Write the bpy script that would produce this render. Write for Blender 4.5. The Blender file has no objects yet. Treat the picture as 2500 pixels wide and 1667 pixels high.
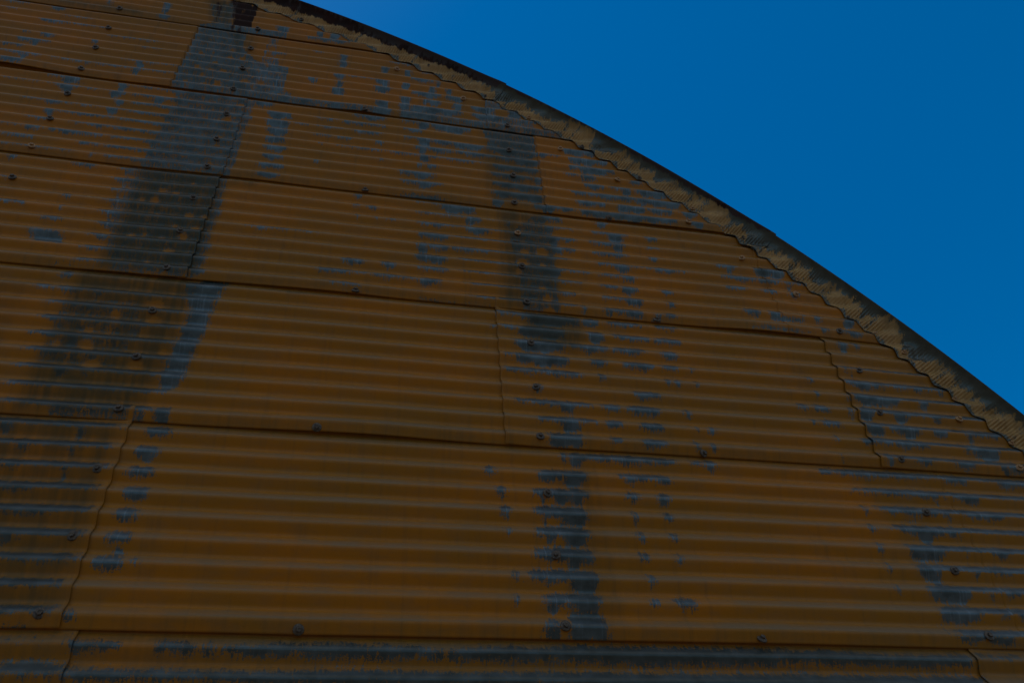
import bpy, math, random
import numpy as np
from mathutils import Matrix, Vector

scene = bpy.context.scene
# ------------------------------------------------------------------ camera
CAM = Vector((-0.5473, -1.9003, -0.8793))
YAW, PITCH, ROLL = 0.24742, 0.77835, -0.090182
def camera():
    ca, sa, cb, sb = math.cos(YAW), math.sin(YAW), math.cos(PITCH), math.sin(PITCH)
    fw = Vector((sa*cb, ca*cb, sb)); rt = Vector((ca, -sa, 0)); up = rt.cross(fw)
    cc, sc = math.cos(ROLL), math.sin(ROLL)
    r = rt*cc + up*sc; u = up*cc - rt*sc
    cd = bpy.data.cameras.new('camera'); co = bpy.data.objects.new('camera', cd)
    scene.collection.objects.link(co)
    m = Matrix((r, u, -fw)).transposed().to_4x4(); m.translation = CAM
    co.matrix_world = m
    cd.sensor_width = 36; cd.lens = 1959.98/2500*36
    cd.clip_start = 0.05; cd.clip_end = 3000
    scene.camera = co
camera()
# ------------------------------------------------------------------ sky, sun, exposure
SUN_AZ = math.radians(-84)     # from +Y (behind the wall) towards -X
SUN_EL = math.radians(71)
world = bpy.data.worlds.new('World'); scene.world = world; world.use_nodes = True
wn = world.node_tree; wn.nodes.clear()
sky = wn.nodes.new('ShaderNodeTexSky'); sky.sky_type = 'NISHITA'; sky.sun_disc = False
sky.sun_elevation = SUN_EL; sky.sun_rotation = SUN_AZ
sky.altitude = 1200; sky.air_density = 1.0; sky.dust_density = 0.35; sky.ozone_density = 6.0
hs = wn.nodes.new('ShaderNodeHueSaturation'); hs.inputs['Saturation'].default_value = 1.36; hs.inputs['Hue'].default_value = 0.495
bg = wn.nodes.new('ShaderNodeBackground'); bg.inputs['Strength'].default_value = 0.062
wo = wn.nodes.new('ShaderNodeOutputWorld')
# unseen bright cloud added opposite the building, behind the viewer, to light the wall
tc = wn.nodes.new('ShaderNodeTexCoord'); sp = wn.nodes.new('ShaderNodeSeparateXYZ'); wn.links.new(tc.outputs['Generated'], sp.inputs[0])
cm = wn.nodes.new('ShaderNodeMapRange'); cm.interpolation_type = 'SMOOTHSTEP'; wn.links.new(sp.outputs['Y'], cm.inputs[0])
cm.inputs[1].default_value = .12; cm.inputs[2].default_value = -.45; cm.inputs[3].default_value = 0; cm.inputs[4].default_value = .9
ce = wn.nodes.new('ShaderNodeMapRange'); ce.interpolation_type = 'SMOOTHSTEP'; wn.links.new(sp.outputs['Z'], ce.inputs[0])
ce.inputs[1].default_value = .10; ce.inputs[2].default_value = .55; ce.inputs[3].default_value = .05; ce.inputs[4].default_value = 1
cn = wn.nodes.new('ShaderNodeTexNoise'); cn.inputs['Scale'].default_value = 2.4; cn.inputs['Detail'].default_value = 5; wn.links.new(tc.outputs['Generated'], cn.inputs['Vector'])
cr = wn.nodes.new('ShaderNodeMapRange'); wn.links.new(cn.outputs['Fac'], cr.inputs[0])
cr.inputs[1].default_value = .3; cr.inputs[2].default_value = .6; cr.inputs[3].default_value = .6; cr.inputs[4].default_value = 1
m1 = wn.nodes.new('ShaderNodeMath'); m1.operation = 'MULTIPLY'; wn.links.new(cm.outputs[0], m1.inputs[0]); wn.links.new(ce.outputs[0], m1.inputs[1])
m2 = wn.nodes.new('ShaderNodeMath'); m2.operation = 'MULTIPLY'; wn.links.new(m1.outputs[0], m2.inputs[0]); wn.links.new(cr.outputs[0], m2.inputs[1])
cx = wn.nodes.new('ShaderNodeMix'); cx.data_type = 'RGBA'; wn.links.new(m2.outputs[0], cx.inputs[0]); cx.inputs[7].default_value = (4.0, 4.0, 3.9, 1)
wn.links.new(sky.outputs[0], hs.inputs['Color']); wn.links.new(hs.outputs[0], cx.inputs[6]); wn.links.new(cx.outputs[2], bg.inputs['Color']); wn.links.new(bg.outputs[0], wo.inputs[0])
sd = bpy.data.lights.new('sun', 'SUN'); sd.energy = 2.1; sd.angle = math.radians(0.5); sd.color = (1.0, 0.93, 0.82)
so = bpy.data.objects.new('sun', sd); scene.collection.objects.link(so)
sdir = Vector((math.sin(SUN_AZ)*math.cos(SUN_EL), math.cos(SUN_AZ)*math.cos(SUN_EL), math.sin(SUN_EL)))
so.rotation_euler = sdir.to_track_quat('Z', 'Y').to_euler(); so.location = (-20, 30, 30)
scene.view_settings.view_transform = 'Standard'; scene.view_settings.look = 'None'
scene.view_settings.exposure = 1.03; scene.view_settings.gamma = 1
scene.render.engine = 'CYCLES'
scene.cycles.max_bounces = 4

# ------------------------------------------------------------------ dimensions (metres; the end wall stands in the plane y = 0)
P = 0.0677                      # corrugation pitch
AMP = 0.0083                    # half the corrugation depth
CX, CZ, RW = -3.570, -2.297, 6.104   # centre and radius of the arched end wall
GROUND = -2.45
YB = 14.0                       # the building runs back to here
rng = np.random.default_rng(7)

# ------------------------------------------------------------------ helpers
def link(o, parent=None):
    scene.collection.objects.link(o)
    if parent: o.parent = parent
def grid_mesh(name, X, Y, Z, mat, parent, keep=None, attrs=None, smooth=True, base=None):
    """one quad sheet from 2-D arrays; degenerate or masked quads are dropped"""
    h, w = X.shape
    idx = np.arange(h*w).reshape(h, w)
    q = np.stack([idx[:-1, :-1], idx[:-1, 1:], idx[1:, 1:], idx[1:, :-1]], -1)
    if keep is not None: q = q[keep]
    q = q.reshape(-1, 4)
    used = np.unique(q); remap = np.full(h*w, -1); remap[used] = np.arange(len(used)); q = remap[q]
    co = np.stack([X, Y, Z], -1).reshape(-1, 3)[used]
    if base is not None: co = co - np.array(base)
    me = bpy.data.meshes.new(name)
    me.vertices.add(len(co)); me.vertices.foreach_set('co', co.astype(np.float32).ravel())
    me.loops.add(q.size); me.loops.foreach_set('vertex_index', q.astype(np.int32).ravel())
    me.polygons.add(len(q)); me.polygons.foreach_set('loop_start', np.arange(0, q.size, 4, dtype=np.int32))
    me.update(calc_edges=True); me.validate()
    if smooth: me.polygons.foreach_set('use_smooth', np.ones(len(me.polygons), bool))
    for k, a in (attrs or {}).items():
        at = me.attributes.new(k, 'FLOAT', 'POINT'); at.data.foreach_set('value', a.reshape(-1)[used].astype(np.float32))
    me.materials.append(mat)
    o = bpy.data.objects.new(name, me); link(o, parent)
    if base is not None: o.location = base
    return o

class NT:
    def __init__(s, name):
        s.m = bpy.data.materials.new(name); s.m.use_nodes = True; s.t = s.m.node_tree; s.t.nodes.clear()
        s.out = s.t.nodes.new('ShaderNodeOutputMaterial'); s.b = s.t.nodes.new('ShaderNodeBsdfPrincipled')
        s.t.links.new(s.b.outputs[0], s.out.inputs[0])
    def put(s, sock, v):
        if hasattr(v, 'is_output') or isinstance(v, bpy.types.NodeSocket): s.t.links.new(v, sock)
        else: sock.default_value = v
    def math(s, op, a, b=0.0, c=0.0, clamp=False):
        n = s.t.nodes.new('ShaderNodeMath'); n.operation = op; n.use_clamp = clamp
        s.put(n.inputs[0], a); s.put(n.inputs[1], b); s.put(n.inputs[2], c); return n.outputs[0]
    def mapr(s, v, a, b, c=0.0, d=1.0, smooth=True):
        n = s.t.nodes.new('ShaderNodeMapRange'); n.interpolation_type = 'SMOOTHSTEP' if smooth else 'LINEAR'
        s.put(n.inputs['Value'], v); n.inputs[1].default_value = a; n.inputs[2].default_value = b; n.inputs[3].default_value = c; n.inputs[4].default_value = d
        return n.outputs[0]
    def coord(s, sx=1, sy=1, sz=1, loc=(0, 0, 0)):
        if not hasattr(s, 'geo'): s.geo = s.t.nodes.new('ShaderNodeNewGeometry')
        n = s.t.nodes.new('ShaderNodeMapping'); s.t.links.new(s.geo.outputs['Position'], n.inputs[0])
        n.inputs['Scale'].default_value = (sx, sy, sz); n.inputs['Location'].default_value = loc; return n.outputs[0]
    def noise(s, vec, scale=1.0, detail=2.0, rough=0.5, dist=0.0):
        n = s.t.nodes.new('ShaderNodeTexNoise'); s.put(n.inputs['Vector'], vec); n.inputs['Scale'].default_value = scale
        n.inputs['Detail'].default_value = detail; n.inputs['Roughness'].default_value = rough; n.inputs['Distortion'].default_value = dist
        return n.outputs['Fac']
    def mix(s, f, a, b, mode='MIX'):
        n = s.t.nodes.new('ShaderNodeMix'); n.data_type = 'RGBA'; n.blend_type = mode
        s.put(n.inputs[0], f)
        for k, v in ((6, a), (7, b)):
            s.put(n.inputs[k], v if isinstance(v, bpy.types.NodeSocket) else (*v, 1.0))
        return n.outputs[2]
    def attr(s, name):
        n = s.t.nodes.new('ShaderNodeAttribute'); n.attribute_name = name; return n.outputs['Fac']
    def bump(s, h, strength, dist):
        n = s.t.nodes.new('ShaderNodeBump'); n.inputs['Strength'].default_value = strength; n.inputs['Distance'].default_value = dist
        s.put(n.inputs['Height'], h); s.t.links.new(n.outputs[0], s.b.inputs['Normal'])

# ------------------------------------------------------------------ materials
def sheet_material(name, seed, paint_a, paint_b, metal_a, metal_b):
    """weathered ochre paint over galvanised steel: the 'loss', 'grime', 'rust' and 'tone' attributes say where the paint has gone, where it is dirty ..."""
    n = NT(name); L = (seed*3.7, 0, seed*1.9)
    loss, grime, rust, tone = (n.attr(k) for k in ('loss', 'grime', 'rust', 'tone'))
    drip = n.noise(n.coord(150, 20, 32, L), 1, 3, .6)
    blob = n.noise(n.coord(34, 34, 46, L), 1, 6, .74, .4)
    fine = n.noise(n.coord(330, 330, 330, L), 1, 2, .6)
    e = n.math('MULTIPLY', n.math('SUBTRACT', drip, .5), 3.8)
    e = n.math('ADD', e, n.math('MULTIPLY', n.math('SUBTRACT', blob, .5), 2.5))
    e = n.math('ADD', e, n.math('MULTIPLY', n.math('SUBTRACT', fine, .5), 3.2))
    bare = n.mapr(n.math('ADD', n.math('SUBTRACT', loss, .38), e), -.06, .06)
    # tiny chips round the bare patches
    chips = n.mapr(n.math('ADD', n.noise(n.coord(210, 210, 210, L), 1, 2, .5), n.math('MULTIPLY', loss, .10)), .69, .71)
    chips = n.math('MULTIPLY', chips, n.mapr(loss, -1.6, -.5))
    bare = n.math('MAXIMUM', bare, chips)
    # paint
    cloud = n.noise(n.coord(1.6, 1.6, 3.2, L), 1, 3, .55)
    band = n.noise(n.coord(1.1, 1, 60, L), 1, 2, .5)
    streak = n.noise(n.coord(55, 1, 2.6, L), 1, 3, .6)
    spot = n.noise(n.coord(14, 14, 22, L), 1, 5, .65)
    paint = n.mix(n.mapr(n.math('ADD', n.math('ADD', cloud, n.math('MULTIPLY', tone, .35)), n.math('MULTIPLY', band, .25)), .42, .80), paint_a, paint_b)
    paint = n.mix(n.mapr(spot, .40, .70, 0, .4), paint, (.20, .10, .035), 'MIX')
    paint = n.mix(n.mapr(streak, .50, .76, 0, .30), paint, (.10, .065, .03), 'MIX')
    paint = n.mix(n.mapr(fine, .55, .8, 0, .18), paint, (.40, .22, .08), 'MIX')
    w = n.math('MULTIPLY', n.attr('sky_sheen'), n.mapr(n.math('ADD', n.math('ADD', band, cloud), spot), 1.15, 1.75, .35, 1.0))
    paint = n.mix(n.math('MULTIPLY', w, .8), paint, (.175, .115, .060))  # grey sky reflection of the upper slopes, put into the paint colour
    g = n.math('MULTIPLY', grime, n.mapr(n.math('ADD', streak, n.math('MULTIPLY', spot, .7)), .45, 1.05, .25, 1.0), clamp=True)
    paint = n.mix(g, paint, (.050, .046, .022))
    # bare zinc
    zs = n.noise(n.coord(190, 1, 6, L), 1, 2, .6)
    zp = n.noise(n.coord(22, 22, 30, L), 1, 4, .6)
    metal = n.mix(n.mapr(zp, .3, .7), metal_a, metal_b)
    metal = n.mix(n.math('MULTIPLY', n.mapr(zs, .56, .70, 0, .6), n.math('SUBTRACT', 1.0, n.math('MULTIPLY', grime, 1.8, clamp=True), clamp=True)), metal, (.15, .20, .24))
    metal = n.mix(n.math('MULTIPLY', grime, .8), metal, (.026, .028, .016))
    col = n.mix(bare, paint, metal)
    rn = n.math('ADD', n.math('MULTIPLY', n.math('SUBTRACT', streak, .5), 1.8), n.math('MULTIPLY', n.math('SUBTRACT', spot, .5), 1.4))
    r = n.mapr(n.math('ADD', rust, n.math('MULTIPLY', rn, n.math('MULTIPLY', rust, 4.0, clamp=True))), .3, .62)
    col = n.mix(r, col, n.mix(n.mapr(spot, .3, .7), (.010, .004, .003), (.028, .009, .006)))
    n.put(n.b.inputs['Base Color'], col)
    n.put(n.b.inputs['Metallic'], n.math('MULTIPLY', n.math('MULTIPLY', bare, .45), n.math('SUBTRACT', 1.0, r)))
    rough = n.math('ADD', n.mapr(spot, .3, .7, .30, .42), n.math('MULTIPLY', r, .3))
    n.put(n.b.inputs['Roughness'], rough)
    n.put(n.b.inputs['Specular IOR Level'], n.mapr(bare, 0, 1, .15, .45)); n.b.inputs['Specular Tint'].default_value = (1.0, .95, .88, 1)
    hgt = n.math('ADD', n.math('MULTIPLY', bare, -.35), n.math('MULTIPLY', spot, .6))
    hgt = n.math('ADD', hgt, n.math('MULTIPLY', fine, .25))
    n.bump(hgt, .35, .0012)
    return n.m
OCHRE_A, OCHRE_B = (.345, .116, .007), (.25, .104, .011)
ZINC_A, ZINC_B = (.040, .058, .062), (.082, .112, .124)
M_SHEET = [sheet_material('painted_corrugated_steel', k, OCHRE_A, OCHRE_B, ZINC_A, ZINC_B) for k in range(1)]
def flash_material():
    m = sheet_material('painted_flashing_steel', 5, (.43, .25, .095), (.32, .185, .065), (.050, .055, .045), (.09, .098, .085)); return m
M_FLASH = flash_material()
def simple(name, a, b, scale, rough, metal=0.0, bump=.3):
    n = NT(name); f = n.noise(n.coord(scale, scale, scale), 1, 5, .6)
    n.put(n.b.inputs['Base Color'], n.mix(n.mapr(f, .3, .7), a, b)); n.b.inputs['Roughness'].default_value = rough; n.b.inputs['Metallic'].default_value = metal
    n.bump(f, bump, .002); return n.m
M_SCREW = simple('weathered_screw', (.035, .025, .02), (.12, .09, .06), 180, .6, .35)
M_SCREWP = simple('painted_screw', (.20, .095, .035), (.34, .18, .06), 180, .55, 0)
M_ROOF = simple('roof_steel', (.12, .12, .11), (.25, .25, .24), 3, .5, .4)
M_DARK = simple('dark_lining', (.02, .018, .016), (.035, .03, .028), 5, .9)
def ground_material():
    n = NT('dry_ground'); a = n.noise(n.coord(.25, .25, .25), 1, 6, .6); b = n.noise(n.coord(7, 7, 7), 1, 6, .65)
    c = n.mix(n.mapr(a, .3, .7), (.06, .045, .03), (.09, .065, .042)); c = n.mix(n.mapr(b, .4, .7, 0, .5), c, (.04, .03, .02))
    n.put(n.b.inputs['Base Color'], c); n.b.inputs['Roughness'].default_value = .95; n.bump(b, .5, .03); return n.m
M_GROUND = ground_material()

REGIONS = [
(4,[(-1.486,45.9),(-1.27,45.9),(-1.25,42.5),(-1.19,41.2),(-1.02,40.4),(-1.02,37.4),(-0.9,36.7),(-0.88,35.9),(-1.486,35.9)],'part',0.75),
(4,[(-1.16,45.2),(-1.1,45.2),(-1.1,40),(-1.16,40)],'part',0.35),
(4,[(-0.94,36.8),(-0.62,36.7),(-0.6,35.9),(-0.94,35.9)],'part',0.5),
(4,[(-1.486,45.6),(-1.22,45.6),(-1.15,36),(-1.486,36)],'grime',0.45),
(5,[(-1.496,50.51),(-1.434,50.87),(-1.43,49.52),(-1.399,45.6),(-1.429,45.45),(-1.443,47.25)],'rust',0.9),
(5,[(-1.409,50.32),(-1.364,50.58),(-1.242,49.46),(-1.24,47.5),(-1.242,45.5),(-1.346,44.96),(-1.366,47.67)],'rust',0.8),
(5,[(-1.356,49.94),(-1.234,49.28),(-1.255,46.15),(-1.312,46.06)],'rust',0.72),
(4,[(-1.35,44.84),(-1.269,44.75),(-1.236,40.81),(-1.244,40.05),(-1.299,41.99)],'grime',1.0),
(5,[(-1.365,45.58),(-1.238,45.62),(-1.272,44.54),(-1.347,44.56)],'rust',0.45),
(5,[(-1.508,49.53),(-1.356,49.94),(-1.335,45.02),(-1.44,45.19)],'grime',0.9),
(5,[(-1.86,51),(-1.55,51),(-1.55,50),(-1.86,50)],'rust',0.35),
(5,[(-1.485,45.16),(-1.354,45.64),(-1.08,45.61),(-1.071,44.65),(-1.499,44.57)],'part',0.8),
(5,[(-1.486,48.76),(-1.352,49.52),(-1.345,45.89),(-1.431,45.43)],'part',0.35),
(5,[(-2.3,46.4),(-1.75,46.1),(-1.75,45),(-2.3,45.1)],'grime',0.8),
(3,[(-1.45,36),(-1.46,27),(-1.13,27),(-1.13,36)],'part',0.62),
(3,[(-1.5,36),(-1.5,27),(-1.13,27),(-1.13,36)],'strips',0.22),
(3,[(-1.46,35.9),(-1.46,27),(-1.13,27),(-1.13,35.9)],'grime',0.35),
(3,[(-1.62,35.6),(-1.6,33),(-1.62,30),(-1.6,27),(-1.47,27),(-1.47,35.6)],'strips',0.16),
(4,[(-0.45,37.4),(-0.3,37.0),(0.14,36.9),(0.36,35.9),(-0.5,35.9)],'part',0.6),
(4,[(-0.1,41),(0.05,39),(0.33,36.4),(0.3,35.9),(-0.1,35.9)],'part',0.6),
(3,[(-0.13,36.3),(0.128,36.3),(0.128,33.2),(0.02,32.6),(-0.09,33.5)],'part',0.8),
(3,[(-0.12,36),(0.128,36),(0.128,27),(-0.12,27)],'grime',0.55),
(2,[(-1.46,27.2),(-1.45,18),(-1.13,18),(-1.13,27.2)],'grime',0.95),
(2,[(-1.5,27),(-1.49,22),(-1.4,18),(-1.13,18),(-1.13,27)],'part',0.42),
(2,[(-1.53,27),(-1.52,18),(-1.13,18),(-1.13,27)],'strips',0.1),
(2,[(-1.683,20.37),(-1.605,20.33),(-1.59,19.73),(-1.665,19.78)],'bare',1.0),
(2,[(-1.59,18.22),(-1.385,18.15),(-1.38,17.66),(-1.58,17.75)],'chips',-0.25),
(2,[(-1.13,27),(-1.02,27),(-1.03,26.3),(-1.13,26.2)],'grime',0.9),
(1,[(-1.5,18.4),(-1.12,18.4),(-1.14,12),(-1.17,9),(-1.5,9)],'grime',0.8),
(1,[(-1.11,18.3),(-1.02,18.0),(-1.045,17.0),(-1.055,15.8),(-1.055,14.6),(-1.07,13.4),(-1.075,12.4),(-1.075,11.6),(-1.09,11.0),(-1.12,10.4),(-1.15,11.4),(-1.14,12.6),(-1.13,14.0),(-1.12,15.5),(-1.14,16.8)],'bare',0.3),
(1,[(-1.54,17.0),(-1.12,17.0),(-1.12,9.0),(-1.54,9.0)],'strips',0.08),
(1,[(-1.9,17.0),(-1.6,17.0),(-1.6,9.0),(-1.9,9.0)],'grime',0.3),
(1,[(-1.49,15.9),(-1.28,16.2),(-1.24,14.4),(-1.28,11.9),(-1.49,11.9)],'part',0.25),
(1,[(-1.4,9.5),(-1.15,9.5),(-1.15,9.0),(-1.4,9.0)],'part',0.5),
(0,[(-1.105,8.78),(-0.944,8.91),(-0.946,8.58),(-1.1,8.46)],'chips',-0.45),
(0,[(-1.85,9.4),(-1.2,9.2),(-1.19,0.2),(-1.55,0.2),(-1.62,4)],'strips',0.06),
(0,[(-1.8,9.4),(-1.2,9.2),(-1.19,0.2),(-1.5,0.2),(-1.62,5)],'grime',0.6),
(0,[(-1.302,0.02),(-1.254,0.08),(-1.248,-0.06),(-1.3,-0.08)],'bare',0.2),
(0,[(-1.155,2.38),(-1.075,2.38),(-0.963,2.4),(-0.961,2.3),(-1.085,2.18),(-1.153,2.29)],'chips',-0.8),
(3,[(-0.484,27.24),(-0.326,27.39),(-0.237,26.65),(-0.458,26.57)],'bare',-0.2),
(3,[(-0.508,27.1),(-0.161,27.12),(-0.061,26.78),(-0.458,26.63)],'chips',-0.2),
(2,[(-0.39,18.27),(-0.313,18.15),(-0.117,18.07),(-0.118,17.83),(-0.313,17.82),(-0.398,17.97)],'bare',-0.35),
(2,[(-0.656,18.37),(-0.581,18.43),(-0.579,17.97),(-0.653,17.91)],'chips',-0.1),
(1,[(-0.851,17.86),(-0.648,17.73),(-0.647,17.51),(-0.837,17.52)],'grime',1.0),
(2,[(-0.08,27.2),(0.13,27.2),(0.15,24),(0.13,18),(-0.1,18),(-0.08,22)],'grime',0.75),
(2,[(-0.04,24.5),(0.06,26.4),(0.11,26.4),(0.14,23.6),(0.13,21.5),(0.125,18),(-0.02,18),(-0.02,20.5)],'part',0.55),
(2,[(-0.3,25.4),(0.2,25.4),(0.2,18),(-0.2,18)],'strips',0.04),
(2,[(0.858,18.4),(0.974,18.22),(0.969,17.97),(0.849,18.19)],'bare',-0.3),
(2,[(0.484,18.42),(0.508,18.47),(0.506,17.98),(0.468,17.96)],'bare',0.2),
(1,[(0.601,17.92),(0.966,17.82),(0.959,17.51),(0.597,17.67)],'grime',1.0),
(2,[(0.982,19.39),(1.033,19.39),(1.114,19.34),(1.104,18.92),(1.032,18.88),(0.97,18.87)],'bare',-0.3),
(2,[(0.86,18.36),(1.13,18.27),(1.102,17.97),(0.858,18.01)],'bare',-0.2),
(2,[(1.005,23.0),(1.02,23.0),(1.024,19.0),(1.009,19.0)],'rust',0.8),
(2,[(1.0,23.8),(1.03,23.8),(1.03,22.0),(1.0,22.0)],'grime',1.0),
(1,[(-0.02,18.2),(0.2,18.2),(0.2,16.2),(0.15,15.0),(-0.02,15.8)],'grime',0.8),
(1,[(-0.04,16.18),(0.127,16.4),(0.118,15.76),(-0.034,15.66)],'chips',-0.1),
(1,[(-0.031,12.21),(0.067,12.27),(0.062,11.65),(-0.026,11.6)],'chips',-0.5),
(1,[(0.051,11.18),(0.116,11.27),(0.107,10.66),(0.051,10.66)],'chips',-0.3),
(1,[(0.024,9.53),(0.129,9.59),(0.103,8.86),(0.023,8.84)],'chips',0.0),
(1,[(1.15,15.9),(1.9,15.9),(1.9,9.1),(1.15,9.1)],'strips',-0.02),
(0,[(0.02,8.0),(0.16,8.0),(0.16,0),(0.02,0)],'grime',0.35),
(0,[(-0.048,0.41),(-0.01,0.42),(-0.013,0.02),(-0.05,0.01)],'bare',0.5),
(0,[(0.032,0.82),(0.095,0.94),(0.115,0.46),(0.114,0.03),(0.019,0.0),(0.026,0.43)],'bare',0.5),
(0,[(-0.003,0.02),(0.106,0.05),(0.104,-0.09),(-0.004,-0.07)],'chips',-0.1),
(0,[(0.084,-0.85),(0.325,-0.85),(0.319,-1.01),(0.083,-0.95)],'chips',-0.6),
(0,[(1.02,9.2),(1.35,9.2),(1.35,0),(1.08,0),(1.12,4.5)],'tone',0.9),
(0,[(1.35,9.2),(1.9,9.2),(1.9,0),(1.3,0)],'tone',1.1),
(1,[(0.95,18.2),(1.9,18.2),(1.9,9),(1.0,9)],'tone',0.5),
(0,[(1.0,9.0),(1.9,9.2),(1.9,-0.2),(1.13,-0.2),(1.1,4.5)],'strips',0.03),
(0,[(1.147,6.29),(1.191,6.32),(1.174,5.92),(1.135,5.89)],'chips',-0.2),
(0,[(1.114,1.22),(1.213,1.26),(1.186,0.82),(1.093,0.84)],'chips',-0.2),
(0,[(1.092,0.58),(1.309,0.65),(1.32,0.23),(1.31,-0.03),(1.168,0.01),(1.107,0.33)],'bare',-0.3),
(0,[(1.191,0.27),(1.24,0.29),(1.225,-0.03),(1.183,-0.01)],'tone',0.2),
(-1,[(-1.139,-0.05),(-0.95,-0.1),(-0.95,-0.45),(-1.139,-0.4)],'grime',0.8),
(-1,[(-2.5,0.2),(2,0.2),(2,-3),(-2.5,-3)],'grime',0.3),
(-1,[(-1.143,-0.49),(-1.116,-0.45),(-1.078,-0.44),(-1.048,-0.48),(-1.048,-0.52),(-1.074,-0.66),(-1.111,-0.71),(-1.138,-0.75)],'bare',0.65),
(-1,[(-1.144,-0.43),(-1.117,-0.39),(-1.079,-0.38),(-1.05,-0.42),(-1.047,-0.59),(-1.072,-0.72),(-1.11,-0.77),(-1.136,-0.82)],'grime',0.95),
(-1,[(-0.959,-0.52),(-0.939,-0.45),(-0.918,-0.49),(-0.897,-0.46),(-0.888,-0.56),(-0.887,-0.61),(-0.894,-0.69),(-0.915,-0.7),(-0.937,-0.6),(-0.957,-0.67)],'bare',0.8500000000000001),
(-1,[(-0.96,-0.46),(-0.94,-0.39),(-0.919,-0.43),(-0.898,-0.4),(-0.888,-0.5),(-0.886,-0.67),(-0.893,-0.76),(-0.914,-0.76),(-0.936,-0.66),(-0.956,-0.73)],'grime',0.95),
(-1,[(-0.856,-0.54),(-0.845,-0.53),(-0.844,-0.64),(-0.855,-0.64)],'bare',0.8500000000000001),
(-1,[(-0.857,-0.47),(-0.846,-0.47),(-0.843,-0.7),(-0.854,-0.7)],'grime',0.95),
(-1,[(-0.81,-0.57),(-0.792,-0.5),(-0.79,-0.62),(-0.809,-0.63)],'bare',0.65),
(-1,[(-0.811,-0.5),(-0.793,-0.43),(-0.79,-0.69),(-0.808,-0.69)],'grime',0.95),
(-1,[(-0.778,-0.5),(-0.745,-0.53),(-0.724,-0.49),(-0.722,-0.69),(-0.744,-0.7),(-0.777,-0.62)],'bare',0.8500000000000001),
(-1,[(-0.779,-0.44),(-0.746,-0.46),(-0.724,-0.42),(-0.721,-0.76),(-0.743,-0.76),(-0.776,-0.68)],'grime',0.95),
(-1,[(-0.718,-0.52),(-0.698,-0.43),(-0.659,-0.46),(-0.626,-0.47),(-0.576,-0.39),(-0.533,-0.4),(-0.49,-0.46),(-0.432,-0.49),(-0.397,-0.48),(-0.359,-0.51),(-0.315,-0.59),(-0.315,-0.68),(-0.359,-0.58),(-0.397,-0.65),(-0.432,-0.73),(-0.489,-0.68),(-0.532,-0.71),(-0.574,-0.7),(-0.624,-0.67),(-0.659,-0.55),(-0.696,-0.71),(-0.717,-0.69)],'bare',0.9),
(-1,[(-0.719,-0.46),(-0.699,-0.36),(-0.66,-0.4),(-0.626,-0.41),(-0.576,-0.33),(-0.533,-0.34),(-0.49,-0.39),(-0.432,-0.42),(-0.398,-0.41),(-0.359,-0.45),(-0.315,-0.52),(-0.315,-0.74),(-0.359,-0.64),(-0.397,-0.72),(-0.431,-0.79),(-0.489,-0.74),(-0.531,-0.77),(-0.573,-0.76),(-0.624,-0.73),(-0.658,-0.61),(-0.695,-0.77),(-0.716,-0.75)],'grime',0.95),
(-1,[(-0.286,-0.58),(-0.226,-0.48),(-0.165,-0.42),(-0.104,-0.4),(-0.073,-0.44),(-0.075,-0.73),(-0.106,-0.74),(-0.166,-0.73),(-0.226,-0.72),(-0.286,-0.67)],'bare',0.9),
(-1,[(-0.286,-0.52),(-0.226,-0.41),(-0.165,-0.35),(-0.103,-0.33),(-0.073,-0.37),(-0.075,-0.8),(-0.106,-0.81),(-0.167,-0.8),(-0.227,-0.79),(-0.286,-0.74)],'grime',0.95),
(-1,[(-0.191,-0.47),(-0.13,-0.36),(-0.069,-0.44),(0.026,-0.3),(0.09,-0.28),(0.186,-0.32),(0.317,-0.29),(0.571,-0.32),(0.561,-0.78),(0.31,-0.78),(0.179,-0.83),(0.085,-0.76),(0.022,-0.73),(-0.071,-0.73),(-0.132,-0.72),(-0.192,-0.76)],'bare',0.8500000000000001),
(-1,[(-0.191,-0.4),(-0.13,-0.29),(-0.068,-0.37),(0.027,-0.23),(0.09,-0.21),(0.186,-0.25),(0.318,-0.22),(0.572,-0.25),(0.559,-0.85),(0.308,-0.85),(0.178,-0.9),(0.084,-0.83),(0.022,-0.8),(-0.071,-0.8),(-0.132,-0.79),(-0.192,-0.83)],'grime',0.95),
(-1,[(0.457,-0.25),(0.663,-0.3),(0.769,-0.32),(0.875,-0.39),(1.022,-0.4),(1.118,-0.33),(1.141,-0.43),(1.13,-0.73),(1.106,-0.68),(1.01,-0.78),(0.865,-0.73),(0.757,-0.76),(0.654,-0.71),(0.447,-0.75)],'bare',0.65),
(-1,[(0.458,-0.18),(0.665,-0.22),(0.771,-0.24),(0.877,-0.32),(1.024,-0.33),(1.121,-0.26),(1.144,-0.35),(1.128,-0.8),(1.103,-0.76),(1.007,-0.85),(0.863,-0.81),(0.756,-0.83),(0.652,-0.78),(0.446,-0.82)],'grime',0.95),
(-1,[(-1.275,-1.13),(-1.227,-1.1),(-1.19,-1.11),(-1.14,-1.24),(-1.135,-1.48),(-1.18,-1.56),(-1.217,-1.53),(-1.267,-1.48)],'bare',0.65),
(-1,[(-1.276,-1.07),(-1.228,-1.04),(-1.191,-1.05),(-1.141,-1.18),(-1.134,-1.53),(-1.179,-1.62),(-1.216,-1.59),(-1.265,-1.54)],'grime',0.95),
(-1,[(-1.135,-1.48),(-1.073,-1.37),(-0.997,-1.37),(-0.894,-1.39),(-0.763,-1.39),(-0.669,-1.39),(-0.667,-1.68),(-0.76,-1.67),(-0.891,-1.63),(-0.993,-1.63),(-1.067,-1.7),(-1.131,-1.67)],'bare',0.65),
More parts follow.
